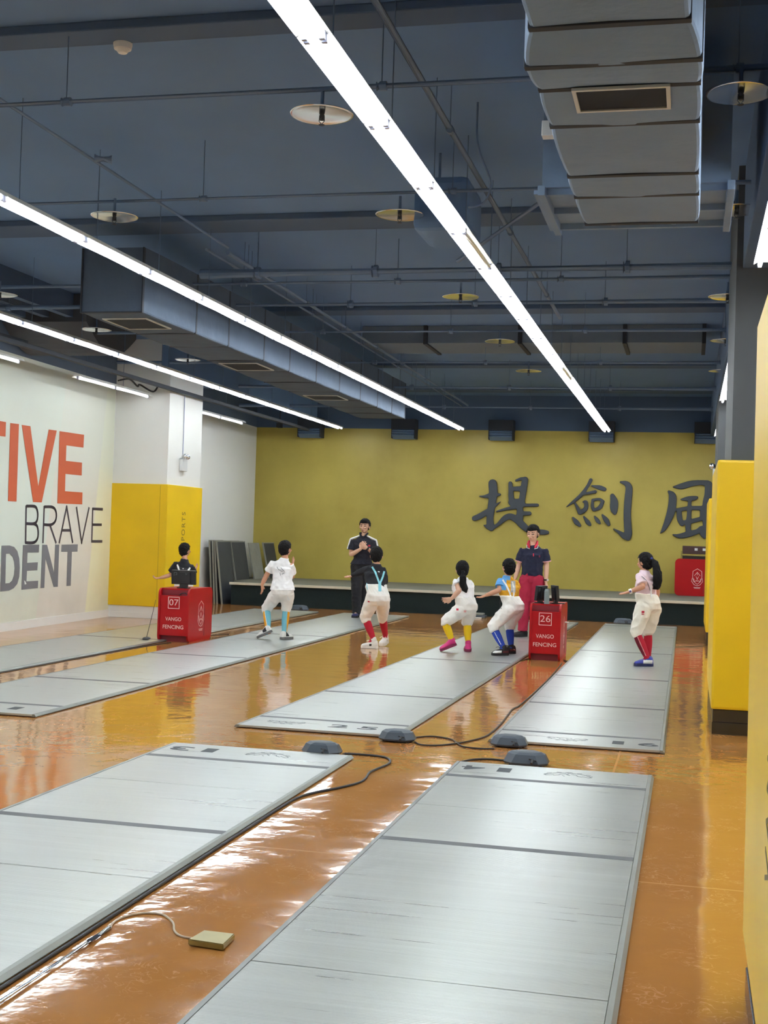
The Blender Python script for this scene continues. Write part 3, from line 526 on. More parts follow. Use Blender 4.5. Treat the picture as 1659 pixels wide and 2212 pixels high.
def cord(pts, r, m, label, cat='cable', z=None, nm='floor_cable'):
    r = r*0.68 if cat == 'cable' else r; P = spline([(x, y, r if z is None else z) for x, y in pts], 6); bm = B(); tube(bm, P, r, 8); return tag(obj(nm, bm, m, smooth=True), label, cat)
cord([(-2.28, 8.6), (-2.15, 8.62), (-1.98, 8.58), (-1.91, 8.45), (-1.90, 8.3), (-1.94, 8.02), (-1.915, 7.8), (-1.92, 7.64), (-1.99, 7.45), (-2.08, 7.27), (-2.13, 7.1), (-2.145, 6.8), (-2.148, 5.5), (-2.145, 4.2), (-2.15, 2.0)], 0.011, M['cable'], 'black cable looping from the strip 13 reel box and running along its edge')
cord([(-1.92, 9.30), (-1.85, 9.2), (-1.73, 9.23), (-1.62, 9.38), (-1.55, 9.53), (-1.47, 9.85), (-1.46, 10.5), (-1.48, 11.1), (-1.49, 11.45), (-1.46, 11.9), (-1.45, 13.9), (-1.47, 15.3), (-1.49, 16.0)], 0.009, M['cable'], 'black cable from the middle reel boxes up along strip 16 to stand 26')
cord([(-1.98, 9.5), (-1.86, 9.62), (-1.70, 9.55), (-1.62, 9.38), (-1.55, 9.25), (-1.42, 9.22), (-1.33, 9.26)], 0.0085, M['cable'], 'thin black cable curling between the two middle reel boxes')
cord([(-1.47, 8.6), (-1.40, 8.74), (-1.30, 8.80), (-1.17, 8.80)], 0.010, M['cable'], 'short black cable behind strip 14 leading to its reel box')
cord([(-6.72, 9.5), (-6.70, 12), (-6.69, 14.5), (-6.66, 15.3), (-6.6, 15.9)], 0.008, M['cable'], 'black cable along the right edge of the leftmost strip')
cord([(-6.4, 16.9), (-6.32, 17.2), (-6.42, 17.6), (-6.55, 17.3), (-6.5, 16.95)], 0.007, M['cable'], 'loop of thin cable on the floor behind stand 07')
cord([(-6.22, 9.3), (-6.23, 12), (-6.23, 15), (-6.22, 18)], 0.010, M['cable'], 'black cable along the left edge of the strip below the boy in white')
cord([(-2.05, 15.9), (-1.98, 16.1), (-1.94, 16.35)], 0.007, M['cable'], 'short cable between the strip and the left foot of stand 26')
cord([(-1.50, 16.35), (-1.46, 16.25), (-1.40, 16.35)], 0.010, M['cable'], 'short black cable end beside the right foot of stand 26')
# brass plate, its wire and the steel rod
bm = B()
vs = [bm.verts.new((x, y, z)) for z in (0.004, 0.026) for x, y in ((-1.742, 4.455), (-1.600, 4.440), (-1.604, 4.572), (-1.727, 4.575))]
for q in ((3, 2, 1, 0), (4, 5, 6, 7), (0, 1, 5, 4), (1, 2, 6, 5), (2, 3, 7, 6), (3, 0, 4, 7)): bm.faces.new([vs[i] for i in q])
bmesh.ops.bevel(bm, geom=bm.edges[:], offset=0.003, segments=2, affect='EDGES')
tag(obj('brass_plate', bm, M['brass']), 'small square brass-coloured plate on the floor between strips 13 and 14', 'metal plate')
cord([(-1.74, 4.53), (-1.80, 4.54), (-1.85, 4.59), (-1.90, 4.69), (-1.98, 4.77), (-2.06, 4.755), (-2.105, 4.68), (-2.11, 4.61), (-2.09, 4.54), (-2.09, 4.50)], 0.0045, M['wire'], 'thin beige wire curving from the brass plate to the steel rod', 'wire', nm='test_wire')
bm = B(); tube(bm, [(-2.09, 4.53, 0.009), (-2.088, 4.36, 0.010)], 0.0095, 12); tube(bm, [(-2.088, 4.36, 0.010), (-2.085, 3.9, 0.010), (-2.08, 3.3, 0.012)], 0.0065, 12)
tag(obj('steel_rod', bm, M['chrome'], smooth=True), 'polished steel rod lying beside strip 13 at the bottom left', 'rod')

# ---------------- scoring stands ----------------
SHIELD = [[(-0.075, 0.10), (0, 0.145), (0.075, 0.10)], [(-0.075, 0.10), (-0.08, 0.0), (-0.06, -0.08), (0, -0.13), (0.06, -0.08), (0.08, 0.0), (0.075, 0.10)],
          [(-0.05, 0.02), (0, 0.085), (0.05, 0.02)], [(0, 0.085), (0, 0.03)], [(-0.022, 0.01), (0, -0.045), (0.022, 0.01)], [(-0.06, -0.03), (-0.045, -0.09), (-0.015, -0.06), (0, -0.08), (0.015, -0.06), (0.045, -0.09), (0.06, -0.03)],
          [(-0.085, -0.02), (-0.095, -0.08), (-0.05, -0.14), (0, -0.155), (0.05, -0.14), (0.095, -0.08), (0.085, -0.02)], [(-0.06, -0.185), (0.06, -0.185)], [(-0.05, -0.2), (0.05, -0.2)]]
def stand(x, y, num, label, w_=0.40, dep=0.86, h=0.71, rz=0.0, z=0.0, words=True):
    t = empty('scoring_stand', (x, y, z), rz, label, 'scoring stand', 'red scoring stands')
    def rr(c, n=5):
        P = []
        for cx, cz, a0 in ((dep-c, h-c, 0), (c, h-c, 90), (c, c, 180), (dep-c, c, 270)):
            for i in range(n+1):
                a = math.radians(a0+90*i/n); P.append((cx+c*math.cos(a), cz+c*math.sin(a)))
        return P
    for s in (-1, 1):
        bm = B(); x0 = s*w_/2 if s < 0 else s*w_/2-0.026
        poly3(bm, [rr(0.085)], lambda u, v, d: Vector((x0+d, u, v)), 0.026); bmesh.ops.recalc_face_normals(bm, faces=bm.faces)
        p = obj('side_panel', bm, M['red'], t)
        bm = B(); xs = s*(w_/2+0.0004); fn = lambda u, v, d: Vector((xs+s*d, dep*0.52+u*1.15*s, h*0.52+v*1.15)); lines(bm, SHIELD, 0.008, fn, 0.001); bmesh.ops.recalc_face_normals(bm, faces=bm.faces); obj('emblem', bm, M['pink_print'], p)
    bm = B(); box(bm, -w_/2+0.026, w_/2-0.026, 0.012, 0.03, 0.085, h-0.095); f = obj('front_panel', bm, M['red'], t)
    bm = B(); box(bm, -w_/2+0.026, w_/2-0.026, dep-0.03, dep-0.012, 0.085, h-0.095); obj('back_panel', bm, M['red'], t)
    bm = B(); box(bm, -w_/2+0.026, w_/2-0.026, 0.07, dep-0.06, h-0.022, h-0.004); obj('top_shelf', bm, M['red'], t)
    bm = B(); box(bm, -w_/2+0.026, w_/2-0.026, 0.03, dep-0.03, h-0.12, h-0.11); box(bm, -w_/2+0.026, w_/2-0.026, 0.07, 0.085, 0.0, h-0.022); obj('inner_shelf', bm, M['red_dark'], t)
    bm = B(); box(bm, -0.005, 0.0, 0.0, 0.012, 0.06, h*0.66); o = obj('panel_joint', bm, M['red_dark'], t); o.location = (w_/2+0.003, dep*0.66, 0)
    if words:
        bm = B(); fn = lambda u, v, d: Vector((u, 0.0115-d, 0.52+v)); lines(bm, [[(-0.077, -0.075), (-0.077, 0.075), (0.077, 0.075), (0.077, -0.075), (-0.077, -0.075)]], 0.008, fn, 0.001)
        bmesh.ops.recalc_face_normals(bm, faces=bm.faces); obj('number_frame', bm, M['pink_print'], f)
        text('number', num, 0.128, 0.082, M['pink_print'], f, (0, 0.0115, 0.525), (math.pi/2, 0, 0), -0.005, 0.001)
        text('lettering', 'VANGO', 0.225, 0.05, M['pink_print'], f, (0, 0.0115, 0.305), (math.pi/2, 0, 0), 0.006, 0.001)
        text('lettering', 'FENCING', 0.29, 0.05, M['pink_print'], f, (0, 0.0115, 0.20), (math.pi/2, 0, 0), 0.006, 0.001)
    return t
stand(-6.625, 16.0, '07', 'red scoring stand marked 07, left of the boy in white', 0.435)
stand(-1.733, 16.2, '26', 'red scoring stand marked 26, in front of the coach in red trousers', 0.392)
stand(0.16, 27.45, '', 'red stand on the stage behind the far column, shown side on', 0.40, 0.86, 0.75, -math.pi/2, 0.452, False).location = (-0.28, 27.3, 0.452)
# screens and things on the stands
def screen(x, y, z, rz, wd, ht, label, tilt=-0.12, stem=0.05, mark=True):
    t = empty('score_screen', (x, y, z), rz, label, 'score screen')
    R = Matrix.Rotation(tilt, 4, 'X'); zc = stem+ht/2
    bm = B(); box(bm, -wd/2, wd/2, -0.02, 0.02, -ht/2, ht/2, 0.006); bmesh.ops.transform(bm, matrix=Matrix.Translation((0, 0, zc)) @ R, verts=bm.verts[:]); obj('casing', bm, M['black'], t)
    bm = B(); box(bm, -wd*0.16, wd*0.30, -0.036, -0.02, -ht*0.42, ht*0.40, 0.004); bmesh.ops.transform(bm, matrix=Matrix.Translation((0, 0, zc)) @ R, verts=bm.verts[:]); obj('back_cover', bm, M['black'], t)
    bm = B(); box(bm, -wd*0.22, wd*0.22, -0.05, 0.06, 0, 0.012, 0.003); box(bm, -wd*0.16, wd*0.16, -0.012, 0.03, 0.01, stem+0.02, 0.003); obj('stand_foot', bm, M['black'], t)
    if mark:
        bm = B(); R2 = Matrix.Translation((0, 0, zc)) @ R
        lines(bm, [[(-wd*0.38, ht*0.1), (-wd*0.38, ht*0.33), (-wd*0.27, ht*0.33), (-wd*0.27, ht*0.18), (-wd*0.33, ht*0.18)], [(wd*0.1, ht*0.3), (wd*0.14, ht*0.24), (wd*0.18, ht*0.3)]], 0.006, lambda u, v, d: R2 @ Vector((u, -0.0205-d-(0.016 if u > 0 else 0), v)), 0.0008)
        bmesh.ops.recalc_face_normals(bm, faces=bm.faces); obj('badge', bm, M['ink_soft'], t)
    return t
screen(-6.58, 16.22, 0.7085, 0.0, 0.345, 0.19, 'black score screen on top of stand 07, seen from behind', 0.10)
screen(-1.82, 16.42, 0.7085, 1.15, 0.24, 0.19, 'black score screen turned sideways on stand 26, left of the bottle', 0.1, 0.03)
screen(-1.64, 16.42, 0.7085, -1.2, 0.24, 0.20, 'black score screen turned sideways on stand 26, right of the bottle', 0.1, 0.03)
t = empty('water_bottle', (-1.73, 16.28, 0.7085), 0, 'grey cylindrical bottle standing on stand 26 between two screens', 'bottle')
bm = B(); cyl(bm, (0, 0, 0), 0.033, 0.16); obj('bottle_body', bm, M['bottle'], t, smooth=False)
bm = B(); cyl(bm, (0, 0, 0.161), 0.031, 0.025, r2=0.022); obj('cap', bm, M['bottle'], t)
bm = B(); box(bm, -0.06, 0.07, -0.03, 0.04, 0, 0.012, 0.004); o = obj('handheld_remote', bm, M['black']); o.location = (-1.585, 16.4, 0.7085); tag(o, 'flat black remote lying at the right side of stand 26', 'remote')
bm = B(); tube(bm, spline([(0, 0, 0), (0.01, 0.02, 0.02), (0.06, 0.02, 0.03), (0.1, 0.02, 0.01)], 4), 0.006, 8); o = obj('clip_lead', bm, M['black']); o.location = (-6.56, 16.05, 0.621); tag(o, 'small dark clip lead in the open tray of stand 07', 'cable')
bm = B(); cyl(bm, (0, 0, 0), 0.009, 0.05, 12); o = obj('handle_peg', bm, M['white']); o.rotation_euler = (0, math.pi/2, 0); o.location = (-1.535, 16.72, 0.46); tag(o, 'small white peg sticking out of the right side of stand 26', 'peg')
# foil leaning on stand 07
t = empty('fencing_foil', (-6.93, 15.86, 0.0), 0, 'foil with black guard on the floor, blade leaning on stand 07', 'foil')
bm = B(); tube(bm, [(0, 0, 0.05), (0.07, 0.10, 0.55)], [0.005, 0.003], 8); obj('blade', bm, M['ink'], t)
bm = B(); ell(bm, (0, 0, 0.045), Vector((0.055, 0, 0)), Vector((0, 0.055, 0.01)), Vector((0, 0, 0.018))); obj('guard', bm, M['black'], t, smooth=True)
bm = B(); tube(bm, [(0, 0, 0.04), (-0.04, -0.03, 0.02), (-0.09, -0.05, 0.014)], 0.012, 8); tube(bm, [(-0.04, -0.03, 0.022), (-0.03, -0.07, 0.012)], 0.01, 8); obj('grip', bm, M['black'], t)
# case on the stage stand
t = empty('equipment_case', (0.1, 27.28, 1.204), 0, 'dark case with two pale labels on the stand at the back of the stage', 'case')
bm = B(); box(bm, -0.24, 0.5, -0.14, 0.14, 0.10, 0.265, 0.006); obj('case_body', bm, mat('maroon_case', (70, 44, 42), 0.5), t)
bm = B(); box(bm, -0.27, 0.5, -0.14, 0.14, 0.06, 0.08, 0.003); box(bm, -0.27, -0.25, -0.12, 0.12, 0.0, 0.16); obj('tray', bm, M['brass'], t)
bm = B(); box(bm, -0.24, 0.5, -0.1, 0.14, 0.0, 0.058); obj('frame', bm, M['black'], t)
for i, xx in enumerate((0.0, 0.16)):
    bm = B(); box(bm, xx, xx+0.06, -0.143, -0.1405, 0.175, 0.225); obj('sticker', bm, M['beige_box'], t)

# ================= overhead =================
# twin-tube light fittings
def fitting(label, group):
    t = empty('light_fitting', (0, 0, 0), 0, label, 'ceiling light', group); L = 1.262
    bm = B(); vs = [bm.verts.new(p) for y in (0.002, L-0.002) for p in ((-0.088, y, 0.008), (-0.06, y, 0.05), (0.06, y, 0.05), (0.088, y, 0.008), (0.055, y, 0.026), (-0.055, y, 0.026))]
    for i in range(6): bm.faces.new((vs[i], vs[(i+1) % 6], vs[6+(i+1) % 6], vs[6+i]))
    bm.faces.new(vs[:6][::-1]); bm.faces.new(vs[6:]); bmesh.ops.recalc_face_normals(bm, faces=bm.faces); obj('housing', bm, M['fixture'], t)
    for x in (-0.042, 0.042):
        bm = B(); tube(bm, [(x, 0.03, 0), (x, L-0.03, 0)], 0.0165, 8); obj('lamp_tube', bm, M['tube'], t)
        for y in (0.004, L-0.032): bm = B(); box(bm, x-0.014, x+0.014, y, y+0.028, -0.018, 0.03, 0.003); obj('lamp_holder', bm, M['socket'], t)
    bm = B(); tube(bm, [(0, 0.3, 0.05), (0, 0.3, 0.818)], 0.004, 5); obj('suspension_rod', bm, M['pipe'], t)
    return t
def rod(z):
    bm = B(); tube(bm, [(0, 0.3, 0.05), (0, 0.3, z)], 0.004, 5); me = bpy.data.meshes.new('suspension_rod'); bm.to_mesh(me); bm.free(); me.materials.append(M['pipe']); return me
RODS = {}
proto = fitting('', ''); first = True
def light_row(x, z, y0, n, label, group, off=(), pitch=1.268, top=4.618, single=False):
    global first
    for i in range(n):
        o = proto if first else copy_tree(proto); first = False
        o.location = (x, y0+i*pitch, z); o['label'] = label; o['group'] = group
        if abs(top-z-0.818) > 0.001:
            if (z, top) not in RODS: RODS[(z, top)] = rod(top-z)
            [c for c in o.children if c.name.startswith('suspension_rod')][0].data = RODS[(z, top)]
        if single:
            for c in list(o.children):
                if c.name.startswith(('lamp_tube', 'lamp_holder')):
                    if c.data.vertices[0].co.x > 0: bpy.data.objects.remove(c)
                    else:
                        c.location.x = 0.042
                        if c.name.startswith('lamp_tube'):
                            if 'dim' not in RODS: RODS['dim'] = c.data.copy(); RODS['dim'].materials.clear(); RODS['dim'].materials.append(M['tube_dim'])
                            c.data = RODS['dim']
        if i in off:
            o['label'] = label.replace('bright', 'half-dark')+(' where the brace pipe meets it' if i == 9 else ', farther down near the cross duct'); del o['group']
            k = [c for c in o.children if c.name.startswith('lamp_tube') and c.data.vertices[0].co.x > 0][-1]; k.data = k.data.copy(); k.data.materials.clear(); k.data.materials.append(M['tube_off']); k['label'] = 'unlit tube'
Y0 = 5.66-1.268*6
light_row(-1.745, 3.8, Y0, 23, 'bright twin-tube fitting in the long central row', 'central row of lights', off=(9, 15))
light_row(-4.82, 3.8, 8.18-1.268*8, 23, 'bright twin-tube fitting in the row left of the central one', 'second row of lights')
light_row(-7.535, 3.8, 3.2, 19, 'bright twin-tube fitting in the third row from the right, nearer the mural', 'third row of lights')
light_row(-8.75, 3.65, 15.55-1.268*4, 4, 'bright twin-tube fitting before the mural, cut by the left picture edge', 'near wall-side lights', single=True)
light_row(-8.75, 3.65, 17.22, 2, 'bright twin-tube fitting beside the white column, lit above the mural end', 'wall-side lights before the column', single=True)
light_row(-8.85, 3.65, 22.1, 2, 'bright twin-tube fitting above the leaning boards', 'wall-side lights over the boards', single=True)
light_row(0.50, 3.65, 10.15-1.268*4, 4, 'bright twin-tube fitting over the columns at the right edge', 'near lights over the columns', top=3.778)
light_row(0.46, 3.65, 13.5, 5, 'bright twin-tube fitting between the middle and far columns', 'far lights over the columns', top=3.778)
light_row(0.50, 3.65, 22.6, 3, 'bright twin-tube fitting behind the far column', 'lights behind the far column', top=3.778)
light_row(2.4, 3.8, 2.0, 18, 'bright twin-tube fitting in the aisle beyond the columns', 'aisle lights')

# pipes across, conduits along, sprinklers with round plates
def pipe(p, q, r, label, nm='ceiling_pipe', clips=0):
    p, q = Vector(p), Vector(q); bm = B(); tube(bm, [p, q], r, 10)
    for i in range(clips):
        c = p.lerp(q, (i+0.5)/clips); d = (q-p).normalized(); tube(bm, [c-d*0.03, c-d*0.01, c+d*0.01, c+d*0.03], r*1.25, 10); tube(bm, [c, Vector((c.x, c.y, 4.618))], 0.0035, 5)
    return tag(obj(nm, bm, M['pipe'], smooth=False), label, 'pipe')
pipe((-8.9, 7.3, 4.15), (1.2, 7.3, 4.15), 0.022, 'thin sprinkler pipe crossing above the nearest round plates', clips=5)
pipe((-8.9, 9.62, 4.15), (1.2, 9.62, 4.15), 0.02, 'sprinkler pipe crossing just behind the second pair of round plates', clips=5)
pipe((-5, 12.5, 4.15), (1.2, 12.5, 4.15), 0.05, 'thicker pipe crossing behind the near duct end', clips=5)
pipe((-9.0, 13.12, 4.17), (1.2, 13.12, 4.17), 0.028, 'sprinkler pipe above the third pair of round plates', clips=6)
pipe((-9.0, 14.4, 4.17), (1.2, 14.4, 4.17), 0.035, 'pipe with pale couplings crossing mid hall', clips=7)
pipe((-9.0, 16.2, 4.14), (1.2, 16.2, 4.14), 0.028, 'sprinkler pipe above the fourth pair of round plates', clips=6)
pipe((-9.0, 19.07, 4.13), (1.2, 19.07, 4.13), 0.028, 'sprinkler pipe above the fifth pair of round plates', clips=6)
pipe((-9.2, 22.3, 4.13), (1.2, 22.3, 4.13), 0.04, 'sprinkler pipe near the far end of the hall', clips=6)
pipe((-9.2, 25.4, 4.1), (1.2, 25.4, 4.1), 0.04, 'last cross pipe before the gold wall', clips=6)
pipe((-4.5, -2, 4.35), (-4.6, 12.2, 4.35), 0.014, 'thin conduit running lengthways left of the central lights', clips=0)
pipe((-4.52, 9.05, 4.33), (-4.40, 9.10, 4.33), 0.035, 'small pale junction box on the lengthways conduit', 'junction_box')
pipe((-4.6, 12.2, 4.30), (-4.66, 27, 4.30), 0.022, 'far half of the lengthways conduit left of the central lights', clips=8)
pipe((-4.75, 12.0, 4.29), (-4.80, 27, 4.29), 0.014, 'slimmer conduit paired with the lengthways one in the far half', clips=6)
pipe((-1.68, -2, 4.3), (-1.66, 16.2, 4.3), 0.022, 'conduit running lengthways just right of the central lights', clips=6)
pipe((-2.1, 11.4, 4.0), (-1.0, 9.6, 4.15), 0.018, 'slanting brace pipe between the central lights and the near duct')
for i, (x, y) in enumerate([(-2.195, 7.317), (-4.569, 9.534), (-2.26, 9.72), (-2.38, 13.14), (-2.406, 16.17), (-2.395, 19.07), (0.205, 7.283), (0.27, 9.836), (0.30, 13.3), (0.36, 16.19), (0.38, 19.02), (-7.428, 15.096), (-7.41, 12.7), (-7.31, 17.88)]):
    lb = ['nearest left of the central lights', 'left of the central lights, before the second row', 'half hidden behind the hanging tank', 'third back beside the central lights', 'fourth back beside the central lights', 'fifth back beside the central lights',
          'right of the near wrapped duct', 'half cut by the duct frame at top right', 'just left of the middle column head', 'second behind the middle column head', 'farthest beside the middle column shaft', 'above the third light row by the left duct', 'at the left picture edge', 'between the left duct and third light row'][i]
    t = empty('sprinkler_plate', (x, y, 4.0), 0, 'round polished plate with sprinkler, '+lb, 'sprinkler', 'round sprinkler heat plates')
    R0 = 0.19; bm = B(); seg = 32; prof = [(0.0, 0.004), (0.06, 0.0035), (0.13, 0.0025), (0.172, 0.001), (0.184, 0.0), (R0, 0.003), (R0, 0.006), (0.184, 0.005), (0.17, 0.005), (0.06, 0.008), (0.0, 0.009)]
    rings_ = []
    for r, z in prof: rings_.append([bm.verts.new((max(r, 0.0005)*math.cos(2*math.pi*k/seg), max(r, 0.0005)*math.sin(2*math.pi*k/seg), z+0.0025*math.sin(2*2*math.pi*k/seg+i)*r/R0)) for k in range(seg)])
    loft(bm, rings_); obj('plate', bm, M['chrome'], t, smooth=True)
    bm = B(); tube(bm, [(0, 0, 0.015), (0, 0, 0.15)], 0.011, 8); obj('drop_pipe', bm, M['pipe'], t)
    bm = B(); tube(bm, [(0, 0, 0.012), (0, 0, -0.03)], 0.014, 8); tube(bm, [(0.014, 0, 0.0), (0.016, 0, -0.035), (0, 0, -0.055), (-0.016, 0, -0.035), (-0.014, 0, 0)], 0.003, 6); cyl(bm, (0, 0, -0.06), 0.018, 0.004, 12); obj('sprinkler_head', bm, M['ink'], t)
# smoke detector
t = empty('smoke_detector', (-3.56, 7.46, 4.50), 0, 'white round smoke detector at the upper left of the ceiling', 'smoke detector')
bm = B(); cyl(bm, (0, 0, 0.05), 0.06, 0.07); obj('base', bm, M['white'], t)
bm = B(); cyl(bm, (0, 0, 0.0), 0.028, 0.022, r2=0.045); cyl(bm, (0, 0, 0.024), 0.054, 0.026, r2=0.06); obj('sensor_cap', bm, M['white'], t)

# wrapped ducts
def wrapped_duct(name, segs, top, label, m, vents=()):
    """segs: (y, x0, x1, zb) stations, a taped seam at every station"""
    t = empty(name, ((segs[0][1]+segs[0][2])/2, segs[0][0], segs[0][3]), 0, label, 'duct'); ox, oy, oz = t.location
    for i, ((ya, xa0, xa1, za), (yb, xb0, xb1, zb)) in enumerate(zip(segs, segs[1:])):
        bm = B(); R = []; N = 5
        for j in range(N+1):
            f = j/N; y = ya+(yb-ya)*f; pu = 0.010*max(0.0, math.sin(math.pi*f))**0.6; a = xa0+(xb0-xa0)*f-pu; b = xa1+(xb1-xa1)*f+pu; z = za+(zb-za)*f-pu*0.9; c = 0.02
            R.append([bm.verts.new((px-ox, y-oy, pz-oz)) for px, pz in ((a, top), (a, z+c), (a+c*0.3, z+c*0.3), (a+c, z), ((a+b)/2, z-0.006*math.sin(3*i+j)), (b-c, z), (b-c*0.3, z+c*0.3), (b, z+c), (b, top))])
        loft(bm, R); bmesh.ops.recalc_face_normals(bm, faces=bm.faces); obj('wrap_section', bm, m, t, smooth=False)
    for (y, x0, x1, z) in segs:
        bm = B(); 
        for (a, b, cc, d) in ((x0-0.004, x1+0.004, z-0.005, z+0.01), (x0-0.004, x0+0.01, z, top), (x1-0.01, x1+0.004, z, top)): box(bm, a-ox, b-ox, y-0.022-oy, y+0.022-oy, cc-oz, d-oz, 0.004)
        obj('tape_seam', bm, M['seam'], t)
    for (xa, xb, ya, yb, z) in vents:
        v = B()
        for q in ((xa, xb, ya, ya+0.018), (xa, xb, yb-0.018, yb), (xa, xa+0.018, ya+0.018, yb-0.018), (xb-0.018, xb, ya+0.018, yb-0.018)): box(v, q[0]-ox, q[1]-ox, q[2]-oy, q[3]-oy, z-0.024-oz, z-0.010-oz, 0.002)
        vf = obj('vent_frame', v, M['vent_frame'], t)
        v = B(); box(v, xa+0.018-ox, xb-0.018-ox, ya+0.018-oy, yb-0.018-oy, z-0.016-oz, z-0.012-oz); obj('vent_shade_plate', v, M['hole_shade'], vf)  # no real hole: dark plate on the closed wrap stands for its shade
    return t
wrapped_duct('air_duct', [(3.6, -0.62, -0.12, 3.5), (4.95, -0.66, -0.05, 3.5), (5.28, -0.715, -0.005, 3.47), (5.66-0.02, -0.70, -0.01, 3.5), (6.12, -0.70, -0.01, 3.49), (7.02, -0.70, -0.01, 3.5), (7.45, -0.70, -0.005, 3.5), (8.1, -0.69, -0.005, 3.5)], 4.1,
             'near grey wrapped air duct hanging at the upper right', M['cloth_duct'], vents=[(-0.555, -0.135, 5.60, 5.90, 3.5)])
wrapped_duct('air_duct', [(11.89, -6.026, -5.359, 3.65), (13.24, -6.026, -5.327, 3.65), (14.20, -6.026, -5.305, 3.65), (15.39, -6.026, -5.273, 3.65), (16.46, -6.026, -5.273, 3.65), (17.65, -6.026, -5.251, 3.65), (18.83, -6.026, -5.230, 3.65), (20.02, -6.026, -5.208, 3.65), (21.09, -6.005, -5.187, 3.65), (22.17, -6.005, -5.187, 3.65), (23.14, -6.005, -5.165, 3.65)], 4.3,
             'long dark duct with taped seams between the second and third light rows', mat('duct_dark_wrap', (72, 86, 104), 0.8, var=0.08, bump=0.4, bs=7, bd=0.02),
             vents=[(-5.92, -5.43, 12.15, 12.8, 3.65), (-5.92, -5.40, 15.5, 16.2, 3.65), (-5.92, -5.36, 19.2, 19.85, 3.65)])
# plenum / unit frame behind the near duct
t = empty('ceiling_unit', (-0.4, 8.5, 3.6), 0, 'framed air unit at the far end of the near wrapped duct', 'air unit')
bm = B(); box(bm, -0.55, 0.58, -0.55, 0.42, 0.10, 0.75); obj('casing', bm, M['cloth_duct'], t)
bm = B()
for x in (-0.57, 0.56): box(bm, x, x+0.045, -0.6, 0.48, 0.04, 0.10, 0.004); box(bm, x-0.03*(1 if x < 0 else -1), x+0.03, -0.55, 0.42, 0.06, 0.085)
for x in (-0.18, 0.22): box(bm, x, x+0.03, -0.5, 0.40, 0.075, 0.10)
for y in (-0.52, -0.05, 0.38): box(bm, -0.55, 0.58, y, y+0.035, 0.06, 0.10)
obj('frame', bm, M['cloth_duct'], t)
bm = B(); box(bm, -0.40, -0.305, -1.7, -1.63, 0.05, 0.13, 0.004) ; o = obj('duct_sensor', bm, M['vent_frame']); o.location = (-0.4, 8.3, 3.55); tag(o, 'small pale sensor box on the left side of the near wrapped duct', 'sensor')
# tank-like box hanging left of the central lights, cable loop
t = empty('ceiling_tank', (-1.95, 10.1, 3.92), 0, 'dark hanging tank box partly behind the central lights', 'tank')
bm = B(); box(bm, -0.24, 0.20, -0.25, 0.45, 0, 0.42, 0.06); obj('tank_body', bm, M['hazed_paint'], t)
bm = B(); tube(bm, [(-0.1, 0.1, 0.4), (-0.1, 0.1, 0.7)], 0.01, 6); obj('hanger', bm, M['pipe'], t)
P = spline([(-1.55, 9.0, 4.61), (-1.54, 9.0, 4.3), (-1.45, 9.05, 4.05), (-1.50, 9.1, 3.92), (-1.62, 9.15, 3.9)], 6); bm = B(); tube(bm, P, 0.008, 6); tag(obj('hanging_cable', bm, M['pipe']), 'thin cable loop dangling by the central lights', 'cable')
# flanged duct across the hall
t = empty('cross_duct', (-4.3, 19.2, 4.36), 0, 'wide flat duct with flanges crossing the far half of the hall', 'duct')
for i, (a, b) in enumerate(((-1.25, -0.3), (-0.25, 1.1), (1.15, 2.6), (2.65, 3.7))):
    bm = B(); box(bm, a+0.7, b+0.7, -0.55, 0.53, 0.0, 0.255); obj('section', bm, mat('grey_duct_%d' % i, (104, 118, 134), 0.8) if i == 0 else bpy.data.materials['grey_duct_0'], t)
    bm = B(); box(bm, b+0.7-0.01, b+0.725+0.02, -0.59, 0.57, -0.02, 0.257); obj('flange', bm, M['seam'], t)
# big round duct by the mural and the long cable tray
t = empty('bulky_duct', (-8.3, 16.65, 3.62), 0, 'bulky dark rounded duct above the mural at the left', 'duct')
bm = B(); R = []
for j in range(13):
    a = math.pi*j/12; R.append([bm.verts.new(p) for p in ((-0.9+0.0, -0.8+1.6*j/12, 0.99), (-0.9, -0.8+1.6*j/12, 0.62-0.34*math.sin(a)), (0.35, -0.8+1.6*j/12, 0.62-0.34*math.sin(a)), (0.35, -0.8+1.6*j/12, 0.99))])
loft(bm, R); bmesh.ops.recalc_face_normals(bm, faces=bm.faces); obj('elbow', bm, mat('dark_duct', (78, 82, 90), 0.8), t)
bm = B(); box(bm, -8.9+8.3, -8.8+8.3, -5, -0.8, 0.32, 0.36); obj('support_rail', bm, M['seam'], t)
bm = B(); box(bm, -8.34, -8.26, 8.0, 27.4, 3.745, 3.80, 0.004); tag(obj('cable_tray', bm, M['seam']), 'long dark cable tray running above the mural wall lights', 'cable tray')
bm = B(); box(bm, -8.2, -8.1, 19.0, 27.4, 4.05, 4.4); tag(obj('cable_tray', bm, M['hazed_paint']), 'tall dark trunking running between the wall-side lights and the third row', 'cable tray')
P = spline([(-8.75, 18.6, 3.78), (-8.7, 18.9, 3.84), (-8.65, 19.1, 3.75), (-8.7, 19.3, 3.80), (-8.6, 19.6, 3.72), (-8.55, 19.7, 3.85)], 5); bm = B(); tube(bm, P, 0.014, 6); tag(obj('loose_cable', bm, M['cable']), 'tangle of loose dark cable above the wall-side light by the white column', 'cable')
